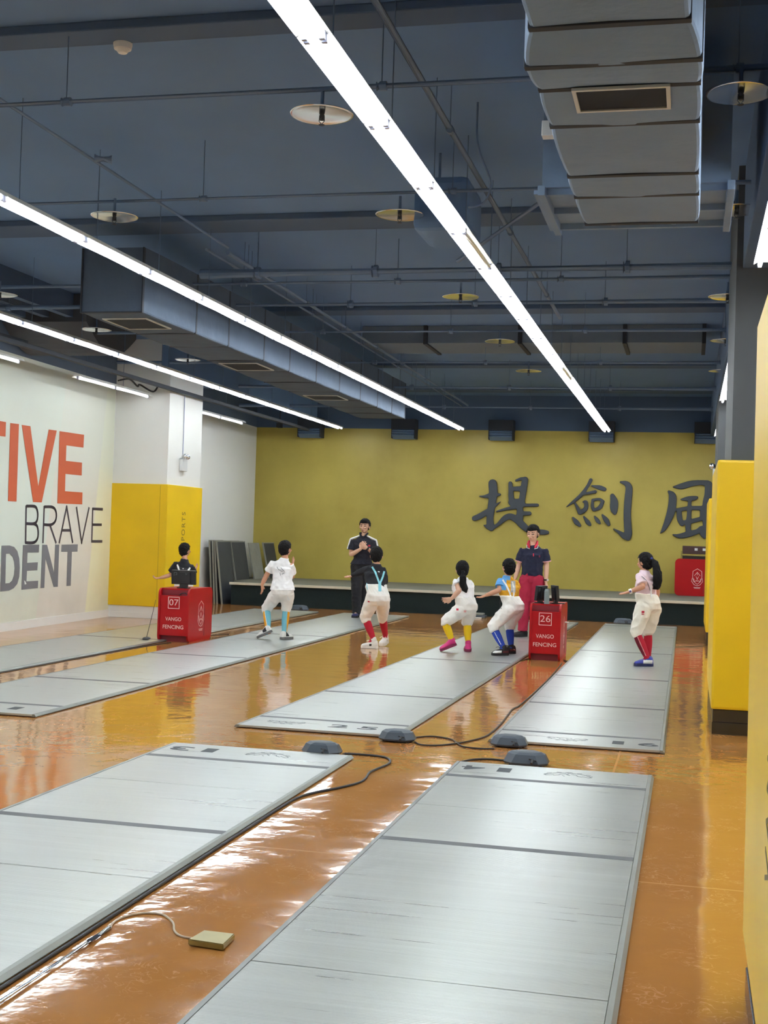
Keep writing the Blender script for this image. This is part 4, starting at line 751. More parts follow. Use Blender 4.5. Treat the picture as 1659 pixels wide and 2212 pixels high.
# louvred outlets high on the gold wall
for i, x in enumerate((-8.36, -6.2, -4.04, -1.89, 0.3)):
    t = empty('louvre_vent', (x, 27.75, 3.76), 0, 'dark louvred outlet high on the gold wall, '+['first from the left', 'second from the left', 'middle one', 'at the end of the central lights', 'beside the far column'][i], 'vent', 'louvred outlets on the gold wall')
    bm = B(); box(bm, -0.27, 0.27, -0.1, 0.24, 0.07, 0.30); obj('box', bm, M['seam'], t)
    for k in range(4):
        bm = B(); box(bm, -0.25, 0.25, -0.10, 0.06, -0.008, 0.008, rot=Matrix.Translation((0, 0, 0.05-0.052*k)) @ Matrix.Rotation(-0.5, 4, 'X')); obj('slat', bm, M['pipe'], t)
    bm = B(); box(bm, -0.265, -0.25, -0.10, 0.24, -0.13, 0.07); box(bm, 0.25, 0.265, -0.10, 0.24, -0.13, 0.07); box(bm, -0.25, 0.25, 0.1, 0.24, -0.13, 0.07); obj('surround', bm, M['seam'], t)
# camera dome
t = empty('security_camera', (-8.99, 27.5, 3.86), 0, 'small dark camera hanging at the left end of the gold wall', 'camera')
bm = B(); tube(bm, [(0, 0, 0.76), (0, 0, 0.06)], 0.015, 8); obj('bracket', bm, M['seam'], t)
bm = B(); box(bm, -0.05, 0.05, -0.12, 0.06, -0.05, 0.05, 0.012); obj('camera_body', bm, M['seam'], t)
# emergency lights
def emergency(x, y, z, rz, label, conduit=None):
    t = empty('emergency_light', (x, y, z), rz, label, 'emergency light')
    bm = B(); box(bm, -0.11, 0.11, -0.06, 0, -0.16, 0.04, 0.01); obj('battery_box', bm, M['beige_box'], t)
    for s in (-1, 1):
        bm = B(); ell(bm, (s*0.06, -0.07, 0.085), Vector((0.048, 0, 0)), Vector((0, 0.05, 0)), Vector((0, 0, 0.048))); obj('lamp_head', bm, M['chrome'], t, smooth=True)
    if conduit:
        bm = B(); tube(bm, [(0, -0.012, 0.04), (0, -0.012, conduit)], 0.009, 8); obj('conduit', bm, M['socket'], t)
    return t
emergency(-8.403, 20.45, 2.63, math.pi/2, 'white twin-head emergency light with conduit on the left column', 1.2)
emergency(0.372, 20.25, 2.62, -math.pi/2, 'white emergency light on the side of the farthest right column')
# ================= people =================
V = Vector
def limb(bm, pts, rs, n=14, cap=True, sq=None):
    """closed tapering tube with rounded ends; rs are radii or (a, b) pairs"""
    pts = [V(p) for p in pts]; ax = (pts[-1]-pts[0]).normalized(); a0, _ = frame(ax, V((0, 1, 0)) if sq is None else sq)
    R = []; P = []; RR = []
    d0 = (pts[0]-pts[1]).normalized(); d1 = (pts[-1]-pts[-2]).normalized(); r = lambda q: q if isinstance(q, tuple) else (q, q)
    if cap:
        for t in (0.97, 0.7): P.append(pts[0]+d0*min(r(rs[0]))*t); k = math.sqrt(max(0.02, 1-t*t)); RR.append((r(rs[0])[0]*k, r(rs[0])[1]*k))
    for p, q in zip(pts, rs): P.append(p); RR.append(r(q))
    if cap:
        for t in (0.7, 0.97): P.append(pts[-1]+d1*min(r(rs[-1]))*t); k = math.sqrt(max(0.02, 1-t*t)); RR.append((r(rs[-1])[0]*k, r(rs[-1])[1]*k))
    for i, p in enumerate(P):
        d = P[min(i+1, len(P)-1)]-P[max(i-1, 0)]; d.normalize(); a = (a0-d*a0.dot(d)).normalized(); b = d.cross(a).normalized()
        R.append(ring(bm, p, a*RR[i][0], b*RR[i][1], n))
    loft(bm, R)
def stack(bm, secs, n=22):
    """torso: (centre, side vector, depth vector)"""
    loft(bm, [ring(bm, V(c), V(a), V(b), n) for c, a, b in secs])
def curve_pts(p, q, r, k=5):
    """joint chain p-q-r softened at q"""
    out = []
    for i in range(k+1): out.append(p.lerp(q, i/k*0.86))
    out.append(q.lerp((p+r)/2, 0.06))
    for i in range(k+1): out.append(q.lerp(r, 0.14+0.86*i/k))
    return out

def person(key, label, face, tilt=0.0, adult=False, skin=SK, shirt=None, trousers=None, socks=None, shoes=None, sus=None, hairm=HAIR, tail=None, extra=None, hand_a=None, hand_b=None, shirt_sleeve=0.62, long_a=False, bib=True, untucked=False, ground=None, hemz=None):
    base, J0 = PJ[key]; J = {k: V(v) for k, v in J0.items()}; g = base[2]
    t = empty('person', (base[0], base[1], 0), 0, label, 'person')
    K = 1.0 if not adult else 1.16
    for k in ('sa', 'sb'): J[k].z -= 0.028*K
    f = V(face).normalized(); up = V((0, 0, 1)); up = (up - f*f.dot(up)*0.6).normalized(); s = f.cross(up).normalized(); up = s.cross(f).normalized()
    H = J['head']; sv = (J['sb']-J['sa']); sv.z *= 0.6; sh = sv.length; sv.normalize(); back = V((0, 0, 1)).cross(sv).normalized()   # points away from the viewer side when sv runs left to right
    fw = -back if False else back
    hips = (J['hb']-J['ha']); hv = V((hips.x, hips.y, 0)).normalized(); hb_ = V((0, 0, 1)).cross(hv).normalized()
    # true body widths (joints are measured, widths kept human)
    shw = max(sh*0.5, 0.125*K); sc = (J['sa']+J['sb'])/2; J['chest'].z = min(J['chest'].z, sc.z-0.08*K)
    cw, cd = 0.135*K, 0.092*K; ww, wd_ = 0.115*K, 0.085*K; pw, pd = 0.135*K, 0.105*K
    # ---- body: one continuous skin ----
    bm = B()
    ell(bm, H+up*0.005-f*0.006, s*0.072*K, f*0.088*K, up*0.092*K); ell(bm, H+f*0.016*K-up*0.048*K, s*0.056*K, f*0.062*K, up*0.062*K)
    ell(bm, H+f*0.040*K-up*0.082*K, s*0.028*K, f*0.026*K, up*0.022*K)
    limb(bm, [H+f*0.082*K-up*0.006*K, H+f*0.092*K-up*0.038*K], [0.008*K, 0.014*K], 8)      # nose
    for q in (-1, 1):
        ell(bm, H+s*q*0.074*K-up*0.022*K-f*0.004, s*0.012*K, f*0.02*K+s*q*0.006, up*0.031*K)
        ell(bm, H+f*0.070*K+s*q*0.032*K-up*0.030*K, s*0.02*K, f*0.014*K, up*0.016*K)      # cheek
    ell(bm, H+f*0.080*K-up*0.062*K, s*0.022*K, f*0.009*K, up*0.009*K)                     # lips
    limb(bm, [H-up*0.06*K-f*0.01, (H-up*0.10*K+J['neck'])/2, J['neck']-V((0, 0, 0.05*K))], [0.044*K, 0.043*K, 0.055*K])
    stack(bm, [(J['neck']-V((0, 0, 0.01)), sv*0.05*K, back*0.045*K), (sc-V((0, 0, 0.0)), sv*shw*0.82, back*0.065*K), (J['chest'], sv*cw*0.93, back*cd*0.92), (J['waist'], (sv+hv).normalized()*ww*0.9, back*wd_*0.9), (J['pelvis'], hv*pw*0.9, hb_*pd*0.9), (J['pelvis']-V((0, 0, 0.07*K)), hv*pw*0.6, hb_*pd*0.6)])
    for q in 'ab':
        S, E_, W_, T_ = J['s'+q], J['e'+q], J['w'+q], J['t'+q]
        limb(bm, curve_pts(S, E_, W_), [0.042*K]*2+[0.041*K, 0.038*K, 0.036*K, 0.034*K, 0.035*K, 0.034*K, 0.034*K, 0.033*K, 0.030*K, 0.026*K, 0.0225*K])
        # hand: palm, four fingers, thumb
        hd = (T_-W_).normalized(); hl = 0.135*K if not adult else 0.165; mode = (hand_a if q == 'a' else hand_b) or 'relaxed'
        pn = hd.cross(V((0, 1, 0.2))).normalized() if abs(hd.y) < 0.9 else hd.cross(V((1, 0, 0))).normalized()
        wdv = pn.cross(hd).normalized()            # across the knuckles
        if mode == 'side': wdv, pn = pn, wdv
        limb(bm, [W_, W_+hd*hl*0.25, W_+hd*hl*0.5], [(0.02*K, 0.017*K), (0.032*K, 0.015*K), (0.034*K, 0.014*K)], 12, True, wdv.cross(hd))
        curl = {'relaxed': 0.5, 'side': 0.35, 'fist': 1.25, 'open': 0.15}[mode]; tq = -1 if q == 'a' else 1
        for i in range(4):
            o = W_+hd*hl*0.46+wdv*(i-1.5)*0.0172*K; L = hl*(0.46, 0.54, 0.5, 0.4)[i]; dr = hd.copy(); pts = [o]; sp = wdv*(i-1.5)*0.10
            for j in range(3):
                dr = (Matrix.Rotation(curl*(0.35+0.35*j), 3, wdv) @ (hd+sp)).normalized(); pts.append(pts[-1]+dr*L*(0.42, 0.33, 0.25)[j])
            limb(bm, pts, [0.0092*K, 0.0088*K, 0.008*K, 0.007*K], 8)
        o = W_+hd*hl*0.16+wdv*0.024*K; td = (hd*0.75+wdv*0.65+pn*0.25).normalized()
        limb(bm, [o, o+td*hl*0.2, o+td*hl*0.2+(hd*0.95+wdv*0.25+pn*0.2).normalized()*hl*0.22], [0.0125*K, 0.0105*K, 0.0085*K], 8)
        hp, kn, an = J['h'+q], J['k'+q], J['a'+q]
        limb(bm, curve_pts(hp, kn, an), [0.072*K, 0.07*K, 0.066*K, 0.06*K, 0.054*K, 0.049*K, 0.048*K, 0.047*K, 0.048*K, 0.046*K, 0.04*K, 0.033*K, 0.030*K])
        limb(bm, [an, an.lerp(J['he'+q], 0.5), an.lerp(J['to'+q], 0.45)], [0.03*K, 0.03*K, 0.024*K])
    eyes = [H+f*0.088*K+s*q*0.030*K-up*0.004*K for q in (-1, 1)]; brow = [H+f*0.088*K+s*q*0.032*K+up*0.018*K for q in (-1, 1)]; mouth = H+f*0.088*K-up*0.060*K
    def face_idx(c):
        r = c-H
        if r.dot(f) < 0.05*K or r.length > 0.15*K: return 0
        for e in eyes:
            d = c-e
            if abs(d.dot(s)) < 0.0145*K and abs(d.dot(up)) < 0.0052*K: return 1
        for e in brow:
            d = c-e
            if abs(d.dot(s)) < 0.016*K and abs(d.dot(up)) < 0.0034*K: return 1
        d = c-mouth
        if abs(d.dot(s)) < 0.019*K and abs(d.dot(up)) < 0.0042*K: return 2
        return 0
    body = bake('body', bm, [skin, M['brow'], M['lip']], t, 0.0052, 2, matfn=face_idx)
    # ---- hair ----
    bm = B()
    ell(bm, H+up*0.014*K-f*0.012*K, s*0.087*K, f*0.100*K, up*0.099*K, 20, 14); ell(bm, H-f*0.030*K-up*(0.022 if not adult else 0.0)*K, s*0.078*K, f*0.076*K, up*0.086*K, 20, 12)
    if adult: ell(bm, H+up*0.055*K+f*0.012, s*0.066*K, f*0.085*K, up*0.052*K, 20, 12)
    hr = bake('hair', bm, hairm, t, 0.006, 2, 0.006, 30, seed=ord(key[0]))
    # trim the hairline away from the face
    me = hr.data; b2 = B(); b2.from_mesh(me); lim = 0.030 if not adult else 0.025
    dead = [v for v in b2.verts if ((v.co-H).dot(f) > lim*K and (v.co-H).dot(up) < 0.040*K) or ((v.co-H).dot(f) > 0.012*K and (v.co-H).dot(up) < -0.005*K and False)]
    bmesh.ops.delete(b2, geom=dead, context='VERTS'); b2.to_mesh(me); b2.free()
    if tail:
        bm = B(); P = [H+V(p) for p in tail[0]]; limb(bm, spline(P, 3), [tail[1][min(i//3, len(tail[1])-1)] for i in range(len(spline(P, 3)))], 12)
        bake('ponytail', bm, hairm, t, 0.006, 2, 0.007, 28, stretch=(1, 1, 0.3))
    # ---- shirt ----
    top_col = shirt['m']; bm = B(); ex = 0.022*K
    hem = J['pelvis']+V((0, 0, 0.015)) if untucked else J['waist'].lerp(J['pelvis'], 0.3)
    if hemz: hem = J['waist'].lerp(J['pelvis'], hemz)
    stack(bm, [(J['neck']-V((0, 0, 0.012)), sv*0.060*K, back*0.056*K), (J['neck'].lerp(sc, 0.45)+V((0, 0, 0.002)), sv*(shw*0.60), back*0.070*K), (sc+V((0, 0, 0.028)), sv*(shw*0.93), back*0.078*K), (sc-V((0, 0, 0.02)), sv*(shw+0.012), back*(0.082*K)), (sc.lerp(J['chest'], 0.6), sv*(cw+ex*0.9), back*(cd+ex)), (J['chest']-V((0, 0, 0.02)), sv*(cw+ex*0.8), back*(cd+ex)),
               (J['waist'], (sv+hv).normalized()*(ww+ex), back*(wd_+ex)), (hem, hv*(pw+ex*(1.9 if untucked else 0.3)), hb_*(pd+ex*(1.7 if untucked else 0.2)))])
    for q in 'ab':
        S, E_, W_ = J['s'+q], J['e'+q], J['w'+q]; fr = shirt_sleeve; inn = S.lerp(sc, 0.35)
        if shirt.get('long'):
            limb(bm, [inn]+curve_pts(S, E_, W_), [0.055*K]*3+[0.054*K, 0.052*K, 0.049*K, 0.047*K, 0.046*K, 0.045*K, 0.044*K, 0.042*K, 0.038*K, 0.034*K, 0.031*K])
        else:
            limb(bm, [inn, S, S.lerp(E_, fr*0.5), S.lerp(E_, fr)], [0.046*K, 0.055*K, 0.060*K, 0.066*K], 16, False)
    sh_o = bake('shirt', bm, shirt['mats'] if 'mats' in shirt else top_col, t, 0.0065, 3, 0.007, 11, shirt.get('fn'), seed=ord(key[0])*0.7)
    # ---- trousers / breeches ----
    bm = B(); up_to = J['waist'].lerp(J['chest'], 0.12) if bib else J['waist'].lerp(J['pelvis'], 0.45)
    topc = J['waist'].lerp(J['chest'], trousers.get('rise', 0.1)) if bib else up_to; e2 = 0.036*K
    tw = ww+e2*0.95 if bib else (pw+ww)/2+0.012
    stack(bm, ([(topc, (sv+hv).normalized()*tw, back*(wd_+e2*0.9)), (J['waist'], (sv+hv).normalized()*(ww+e2), back*(wd_+e2))] if trousers.get('rise', 0.1) >= -0.2 else [])+[ (J['pelvis']+V((0, 0, 0.03)), hv*(pw+e2*0.75), hb_*(pd+e2*0.9)), (J['pelvis']-V((0, 0, 0.04)), hv*(pw+e2*0.7), hb_*(pd+e2*0.8)), (J['pelvis']-V((0, 0, 0.10*K)), hv*(pw*0.7), hb_*(pd*0.75))] if bib else
          [(topc, hv*tw, hb_*(wd_+0.02)), (J['pelvis']+V((0, 0, 0.02)), hv*(pw+0.008), hb_*(pd+0.006)), (J['pelvis']-V((0, 0, 0.06)), hv*(pw+0.008), hb_*(pd+0.006)), (J['pelvis']-V((0, 0, 0.12*K)), hv*pw*0.75, hb_*pd*0.75)])
    for q in 'ab':
        hp, kn, an = J['h'+q], J['k'+q], J['a'+q]; inn = hp.lerp(J['pelvis'], 0.25)+V((0, 0, 0.02))
        if bib:
            ke = kn.lerp(an, trousers.get('knee', 0.16)); limb(bm, [inn, hp, hp.lerp(kn, 0.35), hp.lerp(kn, 0.7), kn, ke, kn.lerp(an, trousers.get('knee', 0.16)+0.07)], [0.095*K, 0.100*K, 0.097*K, 0.084*K, 0.074*K, 0.066*K, 0.052*K], 18, False)
        else:
            limb(bm, [inn, hp, hp.lerp(kn, 0.5), kn, kn.lerp(an, 0.5), kn.lerp(an, 0.9), kn.lerp(an, trousers.get('len', 1.06))], [0.098*K, 0.100*K, 0.094*K, 0.082*K, 0.074*K, 0.066*K, 0.068*K], 18, False)
    tr = bake('breeches' if bib else 'trousers', bm, trousers['m'], t, 0.0065, 3, 0.009 if bib else 0.008, 9, seed=ord(key[0])*1.3)
    # ---- socks ----
    if socks:
        for q in 'ab':
            kn, an = J['k'+q], J['a'+q]; bm = B()
            limb(bm, [kn.lerp(an, 0.12), kn.lerp(an, 0.3), kn.lerp(an, 0.5), kn.lerp(an, 0.8), an, an.lerp(J['to'+q], 0.2)], [0.050*K, 0.053*K, 0.051*K, 0.040*K, 0.035*K, 0.036*K], 16)
            axis = (an-kn).normalized(); side = V((1, 0, 0)); fnn = None
            if 'fn' in socks: fnn = (lambda c, kn=kn, an=an, q=q: socks['fn'](c, kn, an, q))
            bake('sock', bm, socks['m'], t, 0.006, 2, matfn=fnn)
    # ---- shoes ----
    for q in 'ab':
        he, to, an = J['he'+q].copy(), J['to'+q].copy(), J['a'+q]
        gz = g-0.0; L = 0.225 if not adult else 0.275
        sole_h = 0.028
        lift = shoes.get('lift', {}).get(q, (0, 0))
        he.z = gz+0.003+lift[0]; to.z = gz+0.003+lift[1]; d = V((to.x-he.x, to.y-he.y, 0)).normalized(); dz_ = (to.z-he.z)/L; d = (d*math.sqrt(1-dz_*dz_)+V((0, 0, dz_))).normalized(); he2 = an+(he-an)*1.0; he2.z = he.z; 
        dxy = V((d.x, d.y, 0)).normalized(); he2 = V((an.x, an.y, he.z))-dxy*0.06*K; to2 = he2+V((d.x, d.y, d.z))*L
        sd = d.cross(V((0, 0, 1))).normalized(); un = sd.cross(d).normalized()
        bm = B(); secs = [(0.0, 0.022, 0.05), (0.03, 0.030, 0.085), (0.22, 0.034, 0.098), (0.36, 0.033, 0.082), (0.55, 0.038, 0.062), (0.78, 0.042, 0.050), (0.93, 0.034, 0.040), (1.0, 0.018, 0.026)]
        R = []
        for u_, w_, h_ in secs:
            c = he2+d*L*u_+un*(sole_h*0.5+h_*0.5); R.append(ring(bm, c, sd*w_*1.22*K, un*h_*0.54, 14))
        loft(bm, R); limb(bm, [an+V((0, 0, 0.01)), he2+d*L*0.28+un*0.06], [0.041*K, 0.038*K], 12)
        mt = shoes['m']
        fnn = None
        if 'fn' in shoes: fnn = (lambda c, he2=he2, d=d, un=un, sd=sd, L=L: shoes['fn']((c-he2).dot(d)/L, (c-he2).dot(un), (c-he2).dot(sd)))
        so = bake('shoe', bm, mt, t, 0.006, 2, matfn=fnn)
        bm = B(); P = [(-0.01, 0.020), (0.10, 0.036), (0.35, 0.034), (0.7, 0.045), (0.9, 0.040), (1.01, 0.018)]
        lo = [bm.verts.new(he2+d*L*u_+sd*w_*K*1.16+un*0.0) for u_, w_ in P]+[bm.verts.new(he2+d*L*u_-sd*w_*K*1.16) for u_, w_ in P[::-1]]
        hi = [bm.verts.new(v.co+un*sole_h*1.15) for v in lo]; n_ = len(lo)
        bm.faces.new(lo[::-1]); bm.faces.new(hi)
        for i in range(n_): bm.faces.new((lo[i], lo[(i+1) % n_], hi[(i+1) % n_], hi[i]))
        bmesh.ops.recalc_face_normals(bm, faces=bm.faces); obj('sole', bm, shoes['sole'], so)
        if shoes.get('laces'):
            bm = B(); c = he2+d*L*0.45+un*0.085
            for k_ in (-1, 1): tube(bm, [c, c+sd*0.03*k_+un*0.02+d*0.02, c+sd*0.045*k_+un*0.012+d*0.05], 0.0035, 6)
            obj('laces', bm, shoes['laces'], so)
    # ---- ribbons laid on clothing by ray casting ----
    def bvh(o):
        b = B(); b.from_mesh(o.data); tb = BVHTree.FromBMesh(b); b.free(); return tb
    T1, T2 = bvh(sh_o), bvh(tr); view = V((-0.2, 0.97, 0)) ; vs_ = V((0.97, 0.2, 0))
    def drop(u_, z_, dirn, off=0.006, only=None):
        o = sc+vs_*u_; o.z = z_; best = None
        for tb in ((T1, T2) if only is None else (only,)):
            h = tb.ray_cast(o-dirn*0.6, dirn, 1.2)
            if h[0] is not None and (best is None or h[3] < best[1]): best = (h[0]-dirn*off, h[3])
        return best[0] if best else o-dirn*0.1
    def strap(nm, pts, wid, m, dirn=view, off=0.006):
        """pts: (u, z) relative to the shoulder centre, seen along dirn"""
        P = []
        for i in range(len(pts)-1):
            for k_ in range(8):
                tt = k_/8; P.append((pts[i][0]*(1-tt)+pts[i+1][0]*tt, pts[i][1]*(1-tt)+pts[i+1][1]*tt))
        P.append(pts[-1]); bm = B(); A = []
        for i, (u_, z_) in enumerate(P):
            a = P[max(i-1, 0)]; b = P[min(i+1, len(P)-1)]; d = V((b[0]-a[0], b[1]-a[1])).normalized(); n_ = V((-d.y, d.x))*wid/2
            l_ = drop(u_+n_.x, sc.z+z_+n_.y, dirn, off); r_ = drop(u_-n_.x, sc.z+z_-n_.y, dirn, off); A.append([bm.verts.new(x) for x in (l_, r_, r_+dirn*0.003, l_+dirn*0.003)])
        loft(bm, A); bmesh.ops.recalc_face_normals(bm, faces=bm.faces)
        return obj(nm, bm, m, t, smooth=False)
    if sus:
        for pts in sus['paths']: strap('suspender', pts, sus.get('w', 0.03), sus['m'])
    if extra: extra(dict(t=t, J=J, H=H, f=f, s=s, up=up, sc=sc, strap=strap, K=K, sv=sv, back=back, drop=drop, view=view, vs=vs_))
    return t
M['brow'] = mat('dark_brow', (66, 50, 44), 0.7); M['lip'] = mat('lip', (186, 124, 106), 0.6)
WHITE = cloth('white_cotton', (244, 242, 242)); BREECH = cloth('white_fencing_cloth', (242, 239, 233)); CREAM = cloth('cream_fencing_cloth', (240, 236, 222))
BLACKC = cloth('black_cotton', (34, 35, 42)); NAVY = cloth('navy_polo', (34, 38, 64)); NAVY2 = cloth('dark_navy_polo', (30, 32, 46)); RED_TR = cloth('crimson_trousers', (176, 34, 66)); BLK_TR = cloth('black_trousers', (34, 34, 40))
PINKC = cloth('pale_pink_cotton', (236, 212, 222)); BLUEC = cloth('sky_blue_cotton', (98, 164, 224)); YELC = cloth('yellow_cotton', (226, 166, 34)); GRYC = cloth('grey_print_cotton', (176, 176, 176))
REDS = mat('red_sock', (188, 26, 52), 0.85); DREDS = mat('dark_red_sock', (120, 20, 40), 0.85); TEAL = mat('aqua_sock', (122, 190, 206), 0.85); ORS = mat('orange_sock', (236, 164, 30), 0.85); YELS = mat('yellow_sock', (236, 196, 22), 0.85); BLUS = mat('blue_sock', (36, 66, 168), 0.85); WHT = mat('white_leather', (228, 226, 220), 0.5); PINKS = mat('magenta_shoe', (206, 44, 118), 0.5)
BLUSH = mat('blue_shoe', (48, 60, 160), 0.5); GREYS = mat('grey_sole', (110, 108, 106), 0.7); BLKS = mat('black_shoe', (26, 26, 30), 0.6); NAVS = mat('navy_shoe', (36, 40, 86), 0.6); DRS = mat('dark_red_shoe', (96, 36, 40), 0.6)
AQUA = mat('aqua_strap', (146, 214, 226), 0.7); WSTR = mat('white_strap', (236, 236, 234), 0.7); PATCH = mat('red_patch', (204, 40, 72), 0.7); PNKP = mat('pink_patch', (230, 170, 168), 0.8)
RIMW = mat('pale_pink_trim', (236, 170, 168), 0.7); COLR = mat('red_collar', (214, 46, 72), 0.7)

def patch_on(E, nm, u_, z_, w_, m, dirn=None, off=0.006):
    return E['strap'](nm, [(u_, z_), (u_+0.0001, z_-w_*0.8)], w_, m, dirn or E['view'], off)
def socks_two(c, kn, an, q):
    if q == 'a':
        r = c-kn.lerp(an, 0.5); x = r.x-(an-kn).x*((c.z-kn.lerp(an, 0.5).z)/((an-kn).z or 1)); h = (kn.z-c.z)/(kn.z-an.z)
        if x < -0.006+0.03*(h-0.45) and h < 0.82: return 1
        if x < 0.002+0.03*(h-0.45) and h < 0.85: return 2
    else:
        r = c-kn.lerp(an, 0.5); x = r.x-(an-kn).x*((c.z-kn.lerp(an, 0.5).z)/((an-kn).z or 1))
        if x > 0.034: return 1
    return 0
# boy in white, lunging away on strip
def exA(E):
    bm = B(); rnd = random.Random(3)
    for a, b in (((-0.06, -0.02), (-0.03, -0.06)), ((-0.03, -0.06), (0.03, -0.09)), ((0.0, -0.03), (0.05, -0.08)), ((0.02, -0.12), (0.05, -0.10)), ((-0.01, -0.10), (0.0, -0.14))): E['strap']('shirt_print', [a, b], 0.006, M['ink_soft'], off=0.008)
    for z in (0.0,): E['strap']('drawcord', [(0.11, -0.42), (0.135, -0.47)], 0.02, WSTR)
person('A', 'boy in white T-shirt and breeches, aqua and orange socks, back to us', (0.42, 0.88, 0.0), skin=SK, shirt=dict(m=WHITE), trousers=dict(m=BREECH, knee=0.1, rise=-0.5), untucked=True,
       socks=dict(m=[TEAL, ORS, WSTR], fn=socks_two), shoes=dict(m=[WHT, BLKS, DRS], sole=GREYS, lift={'a': (0.10, 0.0)}, fn=lambda u, h, w_: 1 if (0.25 < u < 0.5 and h > 0.04 and abs(w_) > 0.024) else (2 if 0.5 < u < 0.62 and h > 0.05 and abs(w_) < 0.02 else 0)), hand_a='relaxed', hand_b='open', extra=exA)
# boy behind the stand
def exK(E):
    E['strap']('back_logo', [(0.005, -0.035), (0.02, -0.045)], 0.012, WSTR, off=0.008)
person('K', 'boy in black T-shirt with white suspenders behind scoring stand 07', (0.45, 0.88, 0), skin=SK, shirt=dict(m=BLACKC), trousers=dict(m=BREECH, rise=0.15), socks=dict(m=REDS), shoes=dict(m=WHT, sole=WHT), hand_a='fist', hand_b='open', shirt_sleeve=0.72,
       sus=dict(m=WSTR, w=0.026, paths=[[(-0.095, 0.02), (-0.055, -0.05), (0.02, -0.20), (0.03, -0.30)], [(0.115, -0.02), (0.085, -0.10), (0.045, -0.20), (0.035, -0.30)]]), extra=exK)
# coach in dark polo, hands together
def exC(E):
    t, J, K, f, s, up, H = E['t'], E['J'], E['K'], E['f'], E['s'], E['up'], E['H']; V_ = E['view']
    E['strap']('chest_badge', [(0.085, -0.055), (0.125, -0.058)], 0.028, PATCH, off=0.008)
    for q, sg in (('a', -1), ('b', 1)):
        S = J['s'+q]; bm = B(); A = []
        for k_ in range(9):
            tt = k_/8; p = (J['neck']+V((sg*0.055, -0.04, -0.01))).lerp(S+V((sg*0.035, -0.03, 0.045)), min(1, tt*2)) if tt < 0.5 else (S+V((sg*0.035, -0.03, 0.045))).lerp(S.lerp(J['e'+q], 0.55)+V((sg*0.066, -0.03, 0)), (tt-0.5)*2)
            A.append(p)
        tube(bm, spline(A, 2), 0.017, 8); bake('sleeve_stripe', bm, WSTR, t, 0.006, 2)
    bm = B(); w_ = J['wb']; d = (J['tb']-w_).normalized(); a, b = frame(d); loft(bm, [ring(bm, w_-d*0.018, a*0.036, b*0.033, 14), ring(bm, w_+d*0.014, a*0.034, b*0.031, 14)]); obj('watch', bm, BLKS, t)
    bm = B(); n_ = J['neck']; limb(bm, [n_+V((0.07, -0.02, 0.03)), n_+V((0.045, -0.075, -0.01)), n_+V((0.01, -0.095, -0.055))], [0.016, 0.018, 0.012]); limb(bm, [n_+V((-0.07, -0.02, 0.03)), n_+V((-0.045, -0.075, -0.01)), n_+V((-0.01, -0.095, -0.055))], [0.016, 0.018, 0.012]); limb(bm, [n_+V((-0.07, -0.01, 0.03)), n_+V((0, 0.06, 0.04)), n_+V((0.07, -0.01, 0.03))], [0.016]*3); bake('collar', bm, NAVY2, t, 0.006, 2)
person('C', 'coach in dark polo shirt and black trousers, hands together, facing the class', (-0.10, -1.0, -0.08), adult=True, skin=SK2, shirt=dict(m=NAVY2), trousers=dict(m=BLK_TR), bib=False, shoes=dict(m=NAVS, sole=BLKS), hand_a='side', hand_b='side', untucked=True, shirt_sleeve=0.6, extra=exC)
# boy in black with pale blue suspenders
def exD(E):
    E['strap']('back_logo', [(0.03, -0.015), (0.055, -0.02)], 0.012, WSTR, off=0.008)
    E['strap']('side_suspender', [(-0.112, -0.17), (-0.100, -0.26)], 0.012, AQUA)
    patch_on(E, 'hip_badge', -0.075, -0.40, 0.022, PATCH)
person('D', 'boy in long-sleeved black top with pale blue suspenders, left arm stretched out', (-0.15, 0.98, 0), skin=SK, shirt=dict(m=BLACKC, long=True), trousers=dict(m=BREECH, rise=0.25), socks=dict(m=REDS), shoes=dict(m=[WHT, DRS, BLKS], sole=WHT, laces=WSTR, fn=lambda u, h, w_: 2 if (0.38 < u < 0.5 and 0.03 < h < 0.06) else 0, lift={'b': (0.03, 0)}), hand_a='relaxed', hand_b='relaxed',
       sus=dict(m=AQUA, w=0.024, paths=[[(-0.05, 0.045), (0.0, -0.03), (0.055, -0.16), (0.062, -0.27)], [(0.115, -0.01), (0.10, -0.08), (0.07, -0.16), (0.078, -0.27)]]), extra=exD)
# small girl with ponytail and pink shoes
def exE(E):
    patch_on(E, 'hip_badge', -0.065, -0.32, 0.030, PATCH); patch_on(E, 'seat_badge', 0.035, -0.34, 0.034, PNKP)
    bm = B(); limb(bm, [E['H']-E['f']*0.085-E['up']*0.03, E['H']-E['f']*0.10-E['up']*0.045], [0.022, 0.022]); bake('hair_tie', bm, BLKS, E['t'], 0.006, 1)
person('E', 'girl with long black ponytail, yellow socks and bright pink shoes', (-0.35, 0.94, 0), skin=SK2, shirt=dict(m=WHITE), trousers=dict(m=BREECH, rise=0.0, knee=0.06), socks=dict(m=YELS), shoes=dict(m=PINKS, sole=mat('dark_pink_sole', (130, 36, 72), 0.7), lift={'a': (0.085, 0.0)}), hand_a='side', hand_b='fist', shirt_sleeve=0.35,
       tail=([(0.03, -0.10, -0.03), (0.035, -0.13, -0.10), (0.04, -0.13, -0.20), (0.075, -0.12, -0.29)], [0.024, 0.045, 0.046, 0.020]), extra=exE, hemz=0.2)
